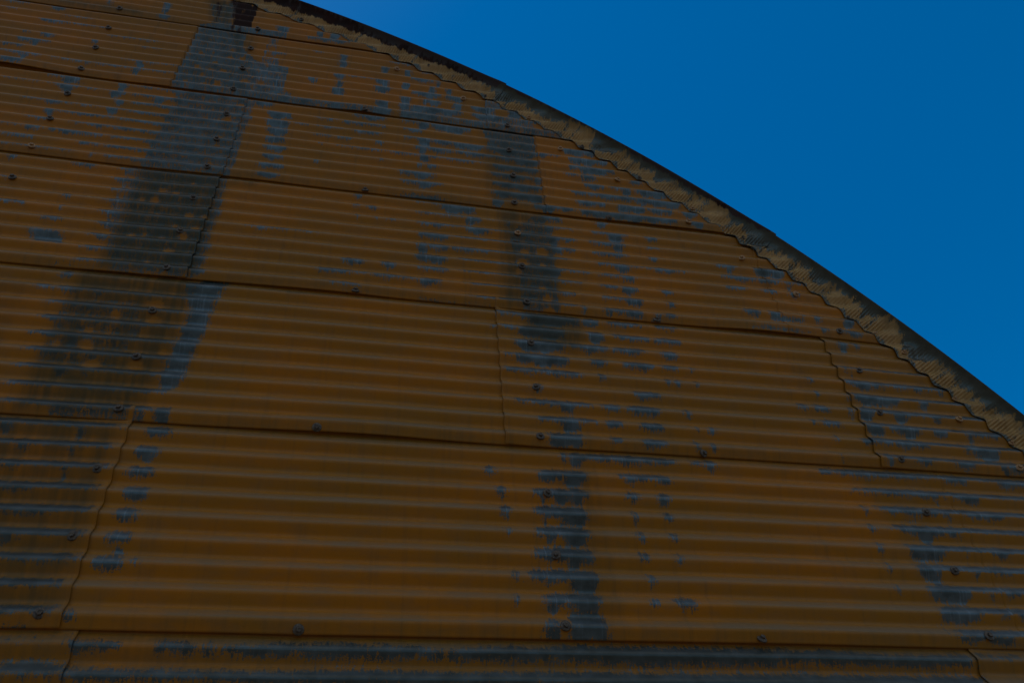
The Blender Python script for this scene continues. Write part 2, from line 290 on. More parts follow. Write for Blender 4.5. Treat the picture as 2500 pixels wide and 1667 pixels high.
(-1,[(-1.137,-1.42),(-1.074,-1.31),(-0.998,-1.31),(-0.895,-1.33),(-0.764,-1.33),(-0.67,-1.33),(-0.666,-1.74),(-0.759,-1.73),(-0.89,-1.69),(-0.992,-1.69),(-1.066,-1.76),(-1.13,-1.73)],'grime',0.95),
(-1,[(-0.759,-1.41),(-0.652,-1.33),(-0.515,-1.24),(-0.43,-1.27),(-0.286,-1.3),(-0.168,-1.3),(-0.094,-1.33),(-0.096,-1.81),(-0.17,-1.68),(-0.287,-1.7),(-0.429,-1.72),(-0.512,-1.73),(-0.649,-1.72),(-0.756,-1.71)],'bare',0.65),
(-1,[(-0.76,-1.35),(-0.653,-1.27),(-0.515,-1.18),(-0.43,-1.2),(-0.286,-1.24),(-0.168,-1.24),(-0.093,-1.27),(-0.097,-1.87),(-0.17,-1.74),(-0.287,-1.76),(-0.429,-1.78),(-0.512,-1.79),(-0.648,-1.78),(-0.755,-1.77)],'grime',0.95),
(-1,[(-0.194,-1.31),(-0.044,-1.28),(0.08,-1.21),(0.237,-1.28),(0.55,-1.27),(0.536,-1.9),(0.229,-1.85),(0.075,-1.78),(-0.046,-1.63),(-0.195,-1.68)],'bare',0.75),
(-1,[(-0.194,-1.24),(-0.043,-1.21),(0.081,-1.15),(0.238,-1.21),(0.552,-1.2),(0.535,-1.97),(0.229,-1.92),(0.074,-1.85),(-0.046,-1.69),(-0.195,-1.75)],'grime',0.95),
(-1,[(0.438,-1.24),(0.71,-1.24),(0.958,-1.24),(1.15,-1.21),(1.127,-1.84),(0.938,-1.86),(0.693,-1.89),(0.425,-1.92)],'bare',0.75),
(-1,[(0.44,-1.17),(0.712,-1.17),(0.96,-1.17),(1.153,-1.14),(1.125,-1.91),(0.936,-1.93),(0.691,-1.95),(0.424,-1.98)],'grime',0.95),
(-1,[(-1.298,-0.18),(-1.153,-0.35),(-1.143,-0.51),(-1.291,-0.45)],'chips',-0.15),
(-1,[(-1.295,-0.31),(-1.153,-0.35),(-1.135,-1.24),(-1.274,-1.19)],'chips',-0.55),
(-1,[(-0.613,-0.66),(-0.48,-0.72),(-0.484,-1.19),(-0.61,-1.05)],'chips',-0.15),
(-1,[(0.084,-0.81),(0.561,-0.75),(0.55,-1.27),(0.08,-1.26)],'chips',-0.05),
(-1,[(0.447,-0.78),(1.142,-0.72),(1.126,-1.17),(0.437,-1.29)],'chips',-0.05),
(-1,[(-1.148,-0.09),(-0.681,-0.05),(-0.678,-0.36),(-1.091,-0.43)],'grime',0.9),
(-1,[(-0.774,-0.08),(-0.087,-0.1),(-0.088,-0.35),(-0.77,-0.4)],'grime',0.9),
(-1,[(-0.19,-0.15),(0.577,-0.05),(0.571,-0.32),(-0.191,-0.38)],'grime',0.9),
(-1,[(0.461,-0.06),(1.129,-0.03),(1.118,-0.33),(0.455,-0.35)],'grime',1.0),
(-1,[(1.155,0.2),(1.9,0.2),(1.9,-3),(1.155,-3)],'tone',1.1),
(-1,[(1.166,-0.17),(1.316,-0.18),(1.297,-0.64),(1.203,-0.61),(1.16,-0.52)],'strips',0.03)]
STRIPS = [
(4,42,-2.146,-2.064,0.3,0.36),
(4,42,-2.106,-2.026,0.3,0.36),
(4,42,-2.003,-1.869,0.15,0.36),
(4,43,-2.062,-1.945,0.11,0.24),
(4,43,-2.329,-2.26,0.11,0.24),
(4,41,-1.833,-1.621,0.15,0.36),
(4,40,-2.168,-2.142,0.22,0.36),
(4,40,-2.1,-2.042,0.3,0.36),
(4,40,-1.886,-1.857,0.3,0.36),
(4,39,-2.173,-2.032,0.37,0.36),
(4,39,-2.112,-2.079,0.7,0.36),
(4,38,-2.21,-2.122,0.22,0.36),
(4,37,-2.111,-2.083,0.88,0.36),
(4,40,-1.671,-1.59,0.15,0.36),
(4,38,-1.725,-1.492,0.11,0.24),
(4,38,-1.661,-1.629,0.88,0.36),
(4,37,-1.661,-1.633,0.88,0.36),
(4,37,-1.992,-1.653,0.15,0.36),
(4,37,-1.652,-1.483,0.11,0.24),
(4,37,-2.19,-2.034,0.22,0.36),
(4,36,-2.166,-2.074,0.52,0.36),
(5,47,-1.686,-1.652,0.88,0.36),
(5,46,-1.675,-1.645,0.59,0.36),
(5,45,-1.681,-1.629,0.44,0.36),
(5,46,-1.932,-1.907,0.44,0.36),
(4,44,-2.142,-2.073,0.3,0.36),
(3,35,-1.903,-1.83,0.67,0.36),
(3,34,-1.894,-1.841,0.59,0.36),
(3,35,-1.959,-1.906,0.22,0.36),
(3,35,-1.686,-1.647,0.88,0.36),
(3,34,-1.7,-1.637,0.59,0.36),
(3,33,-1.662,-1.626,0.37,0.36),
(3,34,-2.118,-1.97,0.06,0.24),
(3,34,-1.955,-1.695,0.09,0.24),
(3,34,-1.527,-1.48,0.88,0.36),
(3,34,-1.516,-1.482,0.44,0.36),
(3,32,-1.907,-1.851,0.37,0.36),
(3,32,-1.991,-1.658,0.09,0.24),
(3,32,-1.674,-1.634,0.67,0.36),
(3,32,-1.633,-1.51,0.11,0.24),
(3,31,-1.888,-1.846,0.37,0.36),
(3,31,-1.846,-1.633,0.18,0.36),
(3,30,-1.931,-1.839,0.22,0.36),
(3,30,-1.778,-1.717,0.07,0.24),
(3,29,-2.0,-1.923,0.07,0.24),
(3,29,-1.918,-1.853,0.3,0.36),
(3,30,-1.714,-1.505,0.16,0.36),
(3,30,-1.712,-1.647,0.3,0.36),
(3,29,-1.825,-1.634,0.26,0.36),
(3,29,-1.635,-1.505,0.07,0.24),
(3,28,-1.979,-1.857,0.22,0.36),
(3,28,-1.704,-1.625,0.22,0.36),
(3,27,-1.952,-1.702,0.04,0.24),
(2,26,-1.903,-1.875,0.37,0.36),
(3,27,-1.644,-1.625,0.22,0.36),
(2,26,-1.681,-1.605,0.22,0.36),
(5,46,-1.137,-1.071,0.88,0.36),
(5,46,-0.94,-0.902,0.67,0.36),
(5,46,-0.873,-0.824,0.88,0.36),
(5,45,-0.98,-0.772,0.37,0.36),
(4,43,-0.809,-0.768,0.88,0.36),
(4,42,-0.805,-0.765,0.88,0.36),
(4,40,-0.812,-0.76,0.52,0.36),
(4,39,-0.801,-0.767,0.88,0.36),
(4,38,-0.816,-0.755,0.88,0.36),
(4,36,-0.809,-0.754,0.88,0.36),
(4,42,-0.602,-0.566,0.88,0.36),
(4,40,-0.627,-0.557,0.59,0.36),
(4,40,-0.589,-0.56,0.88,0.36),
(4,39,-0.626,-0.546,0.67,0.36),
(4,37,-0.61,-0.548,0.88,0.36),
(4,36,-0.617,-0.535,0.88,0.36),
(4,42,-0.49,-0.454,0.88,0.36),
(4,40,-0.493,-0.457,0.88,0.36),
(4,40,-0.497,-0.462,0.88,0.36),
(4,38,-0.5,-0.448,0.88,0.36),
(4,37,-0.501,-0.452,0.88,0.36),
(4,36,-0.501,-0.445,0.88,0.36),
(4,42,-1.127,-1.053,0.3,0.36),
(4,41,-1.102,-1.072,0.88,0.36),
(4,40,-1.115,-1.072,0.88,0.36),
(4,43,-0.929,-0.883,0.11,0.24),
(4,39,-0.933,-0.889,0.52,0.36),
(4,39,-0.929,-0.905,0.44,0.36),
(4,40,-0.755,-0.595,0.09,0.24),
(4,43,-0.565,-0.419,0.15,0.36),
(4,42,-0.406,-0.334,0.09,0.24),
(4,41,-0.452,-0.327,0.37,0.36),
(4,39,-0.444,-0.31,0.52,0.36),
(4,41,-0.333,-0.31,0.67,0.36),
(4,38,-0.397,-0.31,0.59,0.36),
(4,40,-0.286,-0.251,0.59,0.36),
(4,37,-0.441,-0.213,0.67,0.36),
(4,39,-0.286,-0.204,0.59,0.36),
(4,36,-0.445,-0.333,0.67,0.36),
(4,38,-0.252,-0.206,0.88,0.36),
(4,38,-0.164,0.131,0.67,0.36),
(4,37,-0.167,-0.022,0.67,0.36),
(4,40,-0.369,-0.333,0.88,0.36),
(3,34,-1.059,-0.959,0.7,0.36),
(3,33,-1.059,-0.961,0.7,0.36),
(3,32,-1.048,-0.959,0.67,0.36),
(3,31,-1.041,-0.957,0.59,0.36),
(3,30,-1.037,-0.949,0.44,0.36),
(3,29,-1.035,-0.953,0.44,0.36),
(3,28,-1.039,-0.945,0.44,0.36),
(3,27,-1.031,-0.956,0.37,0.36),
(3,35,-1.142,-1.041,0.37,0.36),
(3,33,-1.141,-1.111,0.22,0.36),
(3,33,-0.951,-0.88,0.07,0.24),
(3,34,-0.855,-0.761,0.11,0.24),
(3,34,-0.74,-0.559,0.26,0.36),
(3,35,-0.703,-0.558,0.37,0.36),
(3,33,-0.693,-0.561,0.26,0.36),
(3,33,-0.853,-0.735,0.11,0.24),
(3,32,-0.845,-0.78,0.15,0.36),
(3,32,-0.759,-0.688,0.22,0.36),
(3,32,-0.595,-0.558,0.3,0.36),
(3,31,-0.749,-0.478,0.11,0.24),
(3,31,-0.829,-0.809,0.15,0.36),
(3,29,-0.834,-0.81,0.3,0.36),
(3,30,-0.573,-0.557,0.22,0.36),
(3,35,-0.481,-0.366,0.22,0.36),
(3,35,-0.415,-0.36,0.88,0.36),
(3,35,-0.366,-0.171,0.59,0.36),
(3,35,-0.255,-0.199,0.88,0.36),
(3,34,-0.479,-0.392,0.3,0.36),
(3,33,-0.408,-0.354,0.88,0.36),
(3,33,-0.349,-0.168,0.44,0.36),
(3,33,-0.477,-0.407,0.22,0.36),
(3,33,-0.413,-0.359,0.88,0.36),
(3,33,-0.311,-0.109,0.52,0.36),
(3,32,-0.427,-0.263,0.37,0.36),
(3,32,-0.411,-0.364,0.67,0.36),
(3,32,-0.246,-0.112,0.37,0.36),
(3,31,-0.405,-0.358,0.59,0.36),
(3,31,-0.54,-0.416,0.18,0.36),
(3,31,-0.363,-0.12,0.18,0.36),
(3,30,-0.409,-0.388,0.52,0.36),
(3,30,-0.373,-0.327,0.37,0.36),
(3,29,-0.494,-0.327,0.3,0.36),
(3,29,-0.418,-0.342,0.67,0.36),
(3,28,-0.486,-0.311,0.26,0.36),
(3,28,-0.412,-0.341,0.52,0.36),
(3,32,-0.121,0.101,0.26,0.36),
(3,32,-0.096,0.096,0.3,0.36),
(3,33,-0.112,0.106,0.52,0.36),
(3,30,-0.102,0.084,0.37,0.36),
(3,31,-0.071,0.09,0.52,0.36),
(3,32,-0.086,0.129,0.37,0.36),
(3,32,0.038,0.131,0.59,0.36),
(3,33,0.128,0.172,0.37,0.36),
(3,31,-0.09,0.121,0.44,0.36),
(3,30,-0.008,0.056,0.52,0.36),
(3,30,0.094,0.126,0.88,0.36),
(3,29,-0.096,0.125,0.52,0.36),
(3,29,-0.044,0.124,0.44,0.36),
(3,28,-0.099,0.129,0.52,0.36),
(3,28,-0.006,0.128,0.67,0.36),
(3,27,-0.103,-0.052,0.67,0.36),
(3,27,0.077,0.165,0.59,0.36),
(3,34,0.255,0.413,0.59,0.36),
(3,33,0.271,0.457,0.59,0.36),
(3,34,0.237,0.33,0.22,0.36),
(3,32,0.263,0.478,0.59,0.36),
(3,33,0.158,0.232,0.15,0.36),
(3,31,0.311,0.383,0.59,0.36),
(3,31,0.244,0.295,0.15,0.36),
(3,30,0.318,0.412,0.44,0.36),
(3,30,0.433,0.521,0.22,0.36),
(3,30,0.488,0.535,0.59,0.36),
(3,29,0.244,0.358,0.3,0.36),
(3,29,0.354,0.539,0.44,0.36),
(3,30,0.549,0.701,0.59,0.36),
(3,29,0.537,0.758,0.59,0.36),
(3,28,0.269,0.397,0.44,0.36),
(3,28,0.446,0.575,0.7,0.36),
(3,28,0.59,0.7,0.44,0.36),
(3,28,0.741,0.817,0.44,0.36),
(3,31,0.543,0.601,0.37,0.36),
(3,27,0.762,0.822,0.52,0.36),
(3,27,0.269,0.704,0.55,0.36),
(3,27,0.122,0.258,0.3,0.36),
(2,25,-1.52,-1.444,0.26,0.36),
(2,24,-1.494,-1.456,0.22,0.36),
(2,23,-1.508,-1.446,0.26,0.36),
(2,22,-1.498,-1.449,0.33,0.36),
(2,21,-1.487,-1.447,0.3,0.36),
(2,20,-1.491,-1.455,0.33,0.36),
(2,19,-1.493,-1.454,0.3,0.36),
(2,23,-1.657,-1.633,0.3,0.36),
(2,22,-1.649,-1.633,0.3,0.36),
(2,21,-1.679,-1.624,0.15,0.36),
(2,23,-1.437,-1.419,0.59,0.36),
(2,20,-1.441,-1.421,0.67,0.36),
(2,24,-1.155,-1.12,0.3,0.36),
(2,23,-1.15,-1.119,0.44,0.36),
(2,22,-1.157,-1.13,0.52,0.36),
(2,21,-1.152,-1.13,0.67,0.36),
(2,20,-1.152,-1.111,0.3,0.36),
(2,20,-1.149,-1.132,0.88,0.36),
(2,19,-1.157,-1.117,0.3,0.36),
(2,19,-1.154,-1.116,0.44,0.36),
(2,18,-1.16,-1.109,0.3,0.36),
(1,17,-1.157,-1.117,0.67,0.36),
(2,22,-0.981,-0.955,0.22,0.36),
(2,22,-1.836,-1.759,0.15,0.36),
(2,24,-1.883,-1.86,0.07,0.24),
(1,17,-1.534,-1.5,0.37,0.36),
(1,16,-1.593,-1.551,0.15,0.36),
(1,16,-1.515,-1.488,0.3,0.36),
(1,16,-1.476,-1.458,0.22,0.36),
(1,16,-1.419,-1.395,0.3,0.36),
(1,16,-1.42,-1.406,0.52,0.36),
(1,15,-1.424,-1.404,0.52,0.36),
(1,14,-1.512,-1.474,0.3,0.36),
(1,13,-1.507,-1.454,0.3,0.36),
(1,16,-1.485,-1.463,0.37,0.36),
(1,17,-1.157,-1.09,0.22,0.36),
(1,17,-1.144,-1.095,0.3,0.36),
(1,16,-1.152,-1.099,0.22,0.36),
(1,12,-1.489,-1.413,0.3,0.36),
(1,12,-1.478,-1.45,0.22,0.36),
(1,13,-1.44,-1.403,0.88,0.36),
(1,11,-1.43,-1.4,0.44,0.36),
(1,11,-1.354,-1.341,0.52,0.36),
(1,9,-1.124,-1.082,0.88,0.36),
(0,8,-1.506,-1.468,0.3,0.36),
(0,8,-1.502,-1.473,0.52,0.36),
(0,8,-1.309,-1.288,0.88,0.36),
(0,7,-1.309,-1.292,0.59,0.36),
(0,6,-1.305,-1.288,0.67,0.36),
(0,6,-1.454,-1.408,0.22,0.36),
(0,7,-1.441,-1.411,0.3,0.36),
(0,5,-1.429,-1.359,0.22,0.36),
(0,4,-1.404,-1.292,0.22,0.36),
(0,3,-1.38,-1.353,0.44,0.36),
(0,3,-1.345,-1.333,0.37,0.36),
(0,2,-1.358,-1.187,0.11,0.24),
(0,8,-1.133,-1.065,0.26,0.36),
(0,7,-1.143,-1.084,0.55,0.36),
(0,6,-1.144,-1.085,0.37,0.36),
(0,5,-1.142,-1.08,0.37,0.36),
(0,4,-1.141,-1.087,0.37,0.42),
(0,3,-1.14,-1.089,0.3,0.36),
(0,2,-1.153,-1.088,0.37,0.36),
(0,2,-1.123,-1.095,0.22,0.7),
(0,2,-1.069,-1.057,0.15,0.36),
(0,0,-1.177,-1.155,0.22,0.2),
(2,26,-0.654,-0.625,0.22,0.36),
(2,25,-0.653,-0.625,0.22,0.36),
(2,25,-0.597,-0.56,0.15,0.36),
(2,24,-0.644,-0.625,0.15,0.36),
(2,24,-0.565,-0.551,0.22,0.36),
(2,24,-0.514,-0.491,0.11,0.24),
(2,22,-0.978,-0.953,0.22,0.36),
(2,22,-1.021,-0.763,0.04,0.24),
(2,24,-0.407,-0.255,0.22,0.36),
(2,25,-0.413,-0.219,0.11,0.24),
(2,25,-0.215,-0.151,0.59,0.36),
(2,24,-0.216,-0.124,0.37,0.36),
(2,23,-0.396,-0.284,0.44,0.36),
(2,22,-0.404,-0.358,0.67,0.36),
(2,22,-0.358,-0.284,0.37,0.36),
(2,22,-0.335,-0.312,0.59,0.36),
(2,21,-0.407,-0.285,0.44,0.36),
(2,22,-0.275,-0.125,0.22,0.36),
(2,20,-0.671,-0.594,0.3,0.36),
(2,20,-0.529,-0.476,0.37,0.36),
(2,19,-0.749,-0.632,0.22,0.36),
(2,19,-0.564,-0.4,0.11,0.24),
(2,19,-0.525,-0.478,0.22,0.36),
(2,20,-0.397,-0.286,0.22,0.36),
(2,19,-0.699,-0.572,0.09,0.24),
(2,18,-0.694,-0.598,0.11,0.24),
(2,19,-0.391,-0.313,0.37,0.36),
(2,24,-0.021,0.053,0.37,0.36),
(2,26,-0.312,-0.169,0.67,0.36),
(2,26,-0.409,-0.282,0.07,0.24),
(2,25,-0.052,-0.028,0.37,0.36),
(2,24,-0.127,-0.113,0.44,0.36),
(2,25,0.024,0.047,0.88,0.36),
(2,25,0.026,0.042,0.88,0.36),
(2,24,0.02,0.037,0.88,0.36),
(2,26,0.101,0.188,0.44,0.36),
(2,25,0.11,0.149,0.59,0.36),
(2,25,0.08,0.224,0.11,0.24),
(2,25,0.306,0.46,0.22,0.36),
(2,25,0.378,0.441,0.88,0.36),
(2,24,0.285,0.442,0.22,0.36),
(2,24,0.384,0.43,0.88,0.36),
(2,25,0.536,0.589,0.3,0.36),
(2,24,0.534,0.575,0.22,0.36),
(2,24,0.074,0.233,0.22,0.36),
(2,24,0.123,0.16,0.88,0.36),
(2,23,0.107,0.226,0.22,0.36),
(2,23,0.116,0.174,0.67,0.36),
(2,26,0.336,0.382,0.37,0.36),
(2,21,0.07,0.145,0.67,0.36),
(2,23,0.297,0.438,0.22,0.36),
(2,22,0.382,0.432,0.59,0.36),
(2,23,0.525,0.567,0.22,0.36),
(2,24,0.539,0.581,0.15,0.36),
(2,22,0.302,0.435,0.22,0.36),
(2,22,0.389,0.426,0.52,0.36),
(2,22,0.533,0.608,0.3,0.36),
(2,21,0.306,0.439,0.18,0.36),
(2,21,0.379,0.447,0.44,0.36),
(2,20,0.292,0.373,0.22,0.36),
(2,20,0.378,0.441,0.44,0.36),
(2,20,0.539,0.579,0.22,0.36),
(2,22,0.435,0.671,0.09,0.24),
(2,19,0.291,0.396,0.15,0.36),
(2,19,0.381,0.452,0.44,0.36),
(2,19,0.549,0.583,0.37,0.36),
(2,21,0.132,0.257,0.11,0.24),
(2,20,0.125,0.224,0.09,0.24),
(2,19,0.118,0.183,0.15,0.36),
(2,18,0.286,0.435,0.22,0.36),
(2,18,0.3,0.32,0.59,0.36),
(2,18,0.367,0.436,0.59,0.36),
(2,18,0.201,0.218,0.44,0.36),
(2,19,0.417,0.446,0.3,0.36),
(2,18,0.529,0.567,0.37,0.36),
(2,23,0.818,0.909,0.22,0.36),
(2,23,0.856,0.89,0.52,0.36),
(2,23,0.977,1.083,0.59,0.36),
(2,22,0.822,0.965,0.3,0.36),
(2,22,0.97,1.064,0.3,0.36),
(2,21,0.819,0.912,0.22,0.36),
(2,21,0.976,1.042,0.22,0.36),
(2,19,0.857,0.923,0.22,0.36),
(2,19,0.958,0.993,0.52,0.36),
(2,23,0.981,1.005,0.59,0.36),
(2,23,1.041,1.116,0.67,0.36),
(2,22,1.103,1.121,0.88,0.36),
(2,22,0.886,1.1,0.09,0.24),
(2,19,0.855,0.924,0.37,0.36),
(2,19,1.15,1.182,0.52,0.36),
(2,19,1.277,1.329,0.67,0.36),
(2,19,0.96,1.01,0.59,0.36),
(2,18,1.154,1.189,0.22,0.36),
(2,18,1.254,1.33,0.3,0.36),
(2,23,1.177,1.197,0.37,0.36),
(2,22,1.117,1.209,0.11,0.24),
(2,21,1.091,1.14,0.37,0.36),
(2,19,1.097,1.109,0.52,0.36),
(1,17,1.203,1.241,0.67,0.36),
(1,17,1.267,1.293,0.37,0.36),
(1,17,-0.122,0.111,0.15,0.36),
(1,17,-0.031,0.186,0.67,0.36),
(1,16,-0.138,0.123,0.11,0.24),
(1,16,-0.048,0.125,0.7,0.36),
(1,17,0.193,0.256,0.37,0.36),
(1,16,0.202,0.268,0.59,0.36),
(1,17,0.285,0.419,0.22,0.36),
(1,17,0.469,0.559,0.15,0.36),
(1,16,0.325,0.439,0.26,0.36),
(1,16,0.457,0.558,0.3,0.36),
(1,16,0.297,0.37,0.18,0.36),
(1,15,-0.057,0.118,0.7,0.36),
(1,15,0.124,0.273,0.22,0.36),
(1,15,0.185,0.264,0.44,0.36),
(1,15,0.291,0.411,0.22,0.36),
(1,15,0.471,0.531,0.37,0.36),
(1,14,-0.062,0.128,0.59,0.36),
(1,14,-0.103,0.125,0.11,0.24),
(1,14,0.198,0.254,0.3,0.36),
(1,14,0.315,0.43,0.3,0.36),
(1,14,0.453,0.515,0.22,0.36),
(1,13,-0.107,0.159,0.18,0.36),
(1,13,0.024,0.159,0.22,0.36),
(1,13,0.214,0.239,0.3,0.36),
(1,14,0.564,0.573,0.22,0.36),
(1,13,0.457,0.479,0.22,0.36),
(1,13,0.488,0.513,0.3,0.36),
(1,13,0.562,0.575,0.22,0.36),
(1,12,-0.003,0.016,0.44,0.36),
(1,12,0.33,0.424,0.37,0.36),
(1,11,-0.075,0.174,0.15,0.36),
(1,11,0.068,0.119,0.44,0.36),
(1,11,0.211,0.268,0.22,0.36),
(1,11,0.293,0.41,0.37,0.36),
(1,11,0.492,0.515,0.44,0.36),
(1,10,-0.013,0.185,0.15,0.36),
(1,10,0.068,0.132,0.67,0.36),
(1,10,0.213,0.27,0.26,0.36),
(1,10,0.327,0.409,0.37,0.36),
(1,10,0.513,0.525,0.15,0.36),
(1,10,0.563,0.583,0.37,0.36),
(1,9,0.018,0.131,0.67,0.45),
(1,9,0.219,0.258,0.22,0.36),
(1,9,0.326,0.403,0.3,0.36),
(1,9,0.495,0.515,0.22,0.36),
(1,9,0.548,0.572,0.3,0.36),
(1,14,1.152,1.306,0.22,0.36),
(1,14,1.314,1.56,0.15,0.36),
(1,14,1.43,1.472,0.3,0.36),
(1,14,1.17,1.298,0.44,0.36),
(1,14,1.311,1.315,0.88,0.36),
(1,13,1.156,1.277,0.67,0.36),
(1,13,1.189,1.204,0.88,0.36),
(1,13,1.259,1.343,0.52,0.36),
(1,13,1.425,1.46,0.59,0.36),
(1,14,1.528,1.554,0.44,0.36),
(1,12,1.15,1.209,0.7,0.36),
(1,12,1.289,1.335,0.67,0.36),
(1,12,1.254,1.451,0.15,0.36),
(1,12,1.442,1.474,0.44,0.36),
(1,13,1.134,1.14,0.59,0.36),
(1,12,1.116,1.132,0.67,0.36),
(1,11,1.152,1.222,0.67,0.36),
(1,11,1.241,1.361,0.44,0.36),
(1,11,1.295,1.346,0.88,0.36),
(1,11,1.408,1.47,0.44,0.36),
(1,11,1.547,1.575,0.67,0.36),
(1,10,1.562,1.631,0.88,0.36),
(1,11,1.55,1.684,0.22,0.36),
(1,10,1.115,1.232,0.3,0.36),
(1,10,1.234,1.357,0.37,0.36),
(1,10,1.497,1.641,0.52,0.36),
(1,10,1.607,1.638,0.67,0.36),
(1,9,1.277,1.341,0.3,0.36),
(1,9,1.432,1.511,0.37,0.36),
(1,9,1.633,1.702,0.44,0.36),
(1,9,1.61,1.638,0.59,0.36),
(1,9,1.008,1.016,0.37,0.36),
(1,9,1.173,1.199,0.59,0.36),
(1,12,0.921,0.957,0.22,0.36),
(1,12,0.983,1.036,0.22,0.36),
(1,11,0.952,0.969,0.15,0.36),
(1,11,0.99,1.056,0.22,0.36),
(1,14,1.006,1.025,0.3,0.36),
(1,15,1.174,1.186,0.37,0.36),
(1,15,1.198,1.203,0.52,0.36),
(1,13,1.008,1.031,0.22,0.36),
(1,10,1.016,1.028,0.22,0.36),
(0,8,0.05,0.068,0.44,0.36),
(0,8,0.068,0.424,0.22,0.36),
(0,8,0.079,0.12,0.52,0.36),
(0,8,0.237,0.315,0.37,0.36),
(0,8,0.468,0.509,0.11,0.24),
(0,8,0.516,0.553,0.37,0.36),
(0,7,-0.029,0.128,0.3,0.36),
(0,7,-0.022,0.044,0.52,0.36),
(0,7,0.049,0.119,0.67,0.36),
(0,7,0.223,0.389,0.15,0.36),
(0,7,0.242,0.279,0.37,0.36),
(0,7,0.338,0.389,0.3,0.36),
(0,7,-0.166,-0.152,0.22,0.36),
(0,6,-0.155,-0.124,0.3,0.36),
(0,6,-0.045,0.118,0.3,0.36),
(0,6,-0.024,-0.008,0.88,0.36),
(0,6,0.009,0.062,0.59,0.36),
(0,6,0.063,0.108,0.88,0.5),
(0,6,0.235,0.281,0.22,0.36),
(0,6,0.332,0.37,0.37,0.36),
(0,6,0.245,0.264,0.37,0.36),
(0,5,-0.145,-0.117,0.37,0.36),
(0,5,-0.051,0.109,0.3,0.5),
(0,5,-0.027,-0.008,0.88,0.36),
(0,5,0.023,0.041,0.88,0.36),
(0,5,0.037,0.108,0.67,0.5),
(0,5,0.241,0.263,0.37,0.36),
(0,5,0.342,0.369,0.22,0.36),
(0,4,-0.135,-0.12,0.22,0.36),
(0,4,-0.05,0.107,0.3,0.5),
(0,4,-0.023,0.004,0.52,0.36),
(0,4,0.022,0.098,0.67,0.5),
(0,4,0.056,0.072,0.88,0.36),
(0,4,0.245,0.266,0.3,0.36),
(0,4,0.344,0.365,0.22,0.36),
(0,3,-0.056,0.109,0.3,0.5),
(0,3,-0.022,-0.015,0.88,0.36),
(0,3,0.029,0.076,0.88,0.5),
(0,3,0.07,0.107,0.59,0.36),
(0,3,0.24,0.271,0.22,0.36),
(0,3,0.349,0.367,0.22,0.36),
(0,2,-0.081,0.11,0.22,0.5),
(0,2,-0.042,-0.006,0.52,0.36),
(0,2,0.031,0.105,0.88,0.5),
(0,2,0.248,0.271,0.22,0.36),
(0,2,-0.121,-0.111,0.3,0.36),
(0,1,-0.048,0.112,0.22,0.45),
(0,1,-0.039,-0.007,0.59,0.36),
(0,1,0.013,0.104,0.52,0.36),
(0,1,-0.125,-0.114,0.37,0.36),
(0,1,0.245,0.272,0.11,0.24),
(0,1,0.309,0.378,0.22,0.36),
(0,0,-0.038,-0.013,0.88,0.4),
(0,0,0.013,0.113,0.88,0.75),
(0,0,-0.048,-0.022,0.88,0.2),
(0,7,-0.189,-0.154,0.22,0.36),
(0,6,-0.146,-0.125,0.22,0.36),
(0,5,-0.143,-0.119,0.3,0.36),
(0,4,-0.133,-0.12,0.3,0.36),
(0,1,-0.126,-0.114,0.3,0.36),
(0,8,0.905,1.311,0.18,0.36),
(0,8,1.037,1.184,0.22,0.36),
(0,8,1.36,1.441,0.3,0.36),
(0,8,1.56,1.665,0.37,0.36),
(0,7,1.093,1.322,0.22,0.36),
(0,7,1.291,1.3,0.67,0.36),
(0,7,1.353,1.457,0.37,0.36),
(0,7,0.998,1.097,0.11,0.24),
(0,6,1.091,1.308,0.22,0.36),
(0,6,1.299,1.305,0.88,0.36),
(0,6,1.355,1.513,0.3,0.36),
(0,6,1.007,1.022,0.3,0.36),
(0,5,1.102,1.311,0.3,0.36),
(0,5,0.998,1.019,0.22,0.36),
(0,5,1.126,1.223,0.37,0.36),
(0,5,1.161,1.21,0.88,0.36),
(0,5,1.166,1.216,0.67,0.36),
(0,5,1.305,1.316,0.59,0.36),
(0,4,1.104,1.229,0.67,0.36),
(0,4,1.131,1.172,0.88,0.36),
(0,4,1.003,1.022,0.44,0.36),
(0,4,1.298,1.302,0.88,0.36),
(0,4,1.385,1.457,0.3,0.36),
(0,3,1.105,1.16,0.67,0.36),
(0,3,1.127,1.173,0.88,0.36),
(0,3,1.288,1.303,0.44,0.36),
(0,3,1.354,1.417,0.22,0.36),
(0,3,1.0,1.015,0.22,0.36),
(0,2,1.101,1.246,0.67,0.36),
(0,2,1.144,1.195,0.88,0.36),
(0,2,1.302,1.316,0.59,0.36),
(0,2,1.003,1.014,0.3,0.36),
(0,2,1.356,1.418,0.22,0.36),
(0,1,1.106,1.239,0.59,0.36),
(0,1,1.12,1.201,0.67,0.36),
(0,1,1.308,1.323,0.37,0.36),
(0,1,1.362,1.385,0.37,0.36),
(0,6,1.082,1.146,0.22,0.36),
(0,5,1.123,1.14,0.22,0.36),
(1,12,-5.066,-4.947,0.51,0.3),
(-1,-6,-2.307,-1.907,0.23,0.3),
(4,44,-6.489,-6.356,0.52,0.3),
(4,43,-5.74,-5.409,0.36,0.3),
(3,29,-5.695,-5.546,0.16,0.3),
(1,13,-4.151,-4.045,0.21,0.3),
(-2,-10,0.231,0.595,0.41,0.3),
(5,48,-6.164,-5.824,0.59,0.3),
(0,7,-3.23,-2.886,0.17,0.3),
(4,39,-2.86,-2.49,0.5,0.3),
(-1,-7,-3.741,-3.371,0.59,0.3),
(2,24,-2.378,-2.327,0.52,0.3),
(3,31,-3.195,-2.815,0.37,0.3),
(0,8,-3.98,-3.801,0.19,0.3),
(3,29,-6.444,-6.049,0.15,0.3),
(-2,-15,0.433,0.623,0.24,0.3),
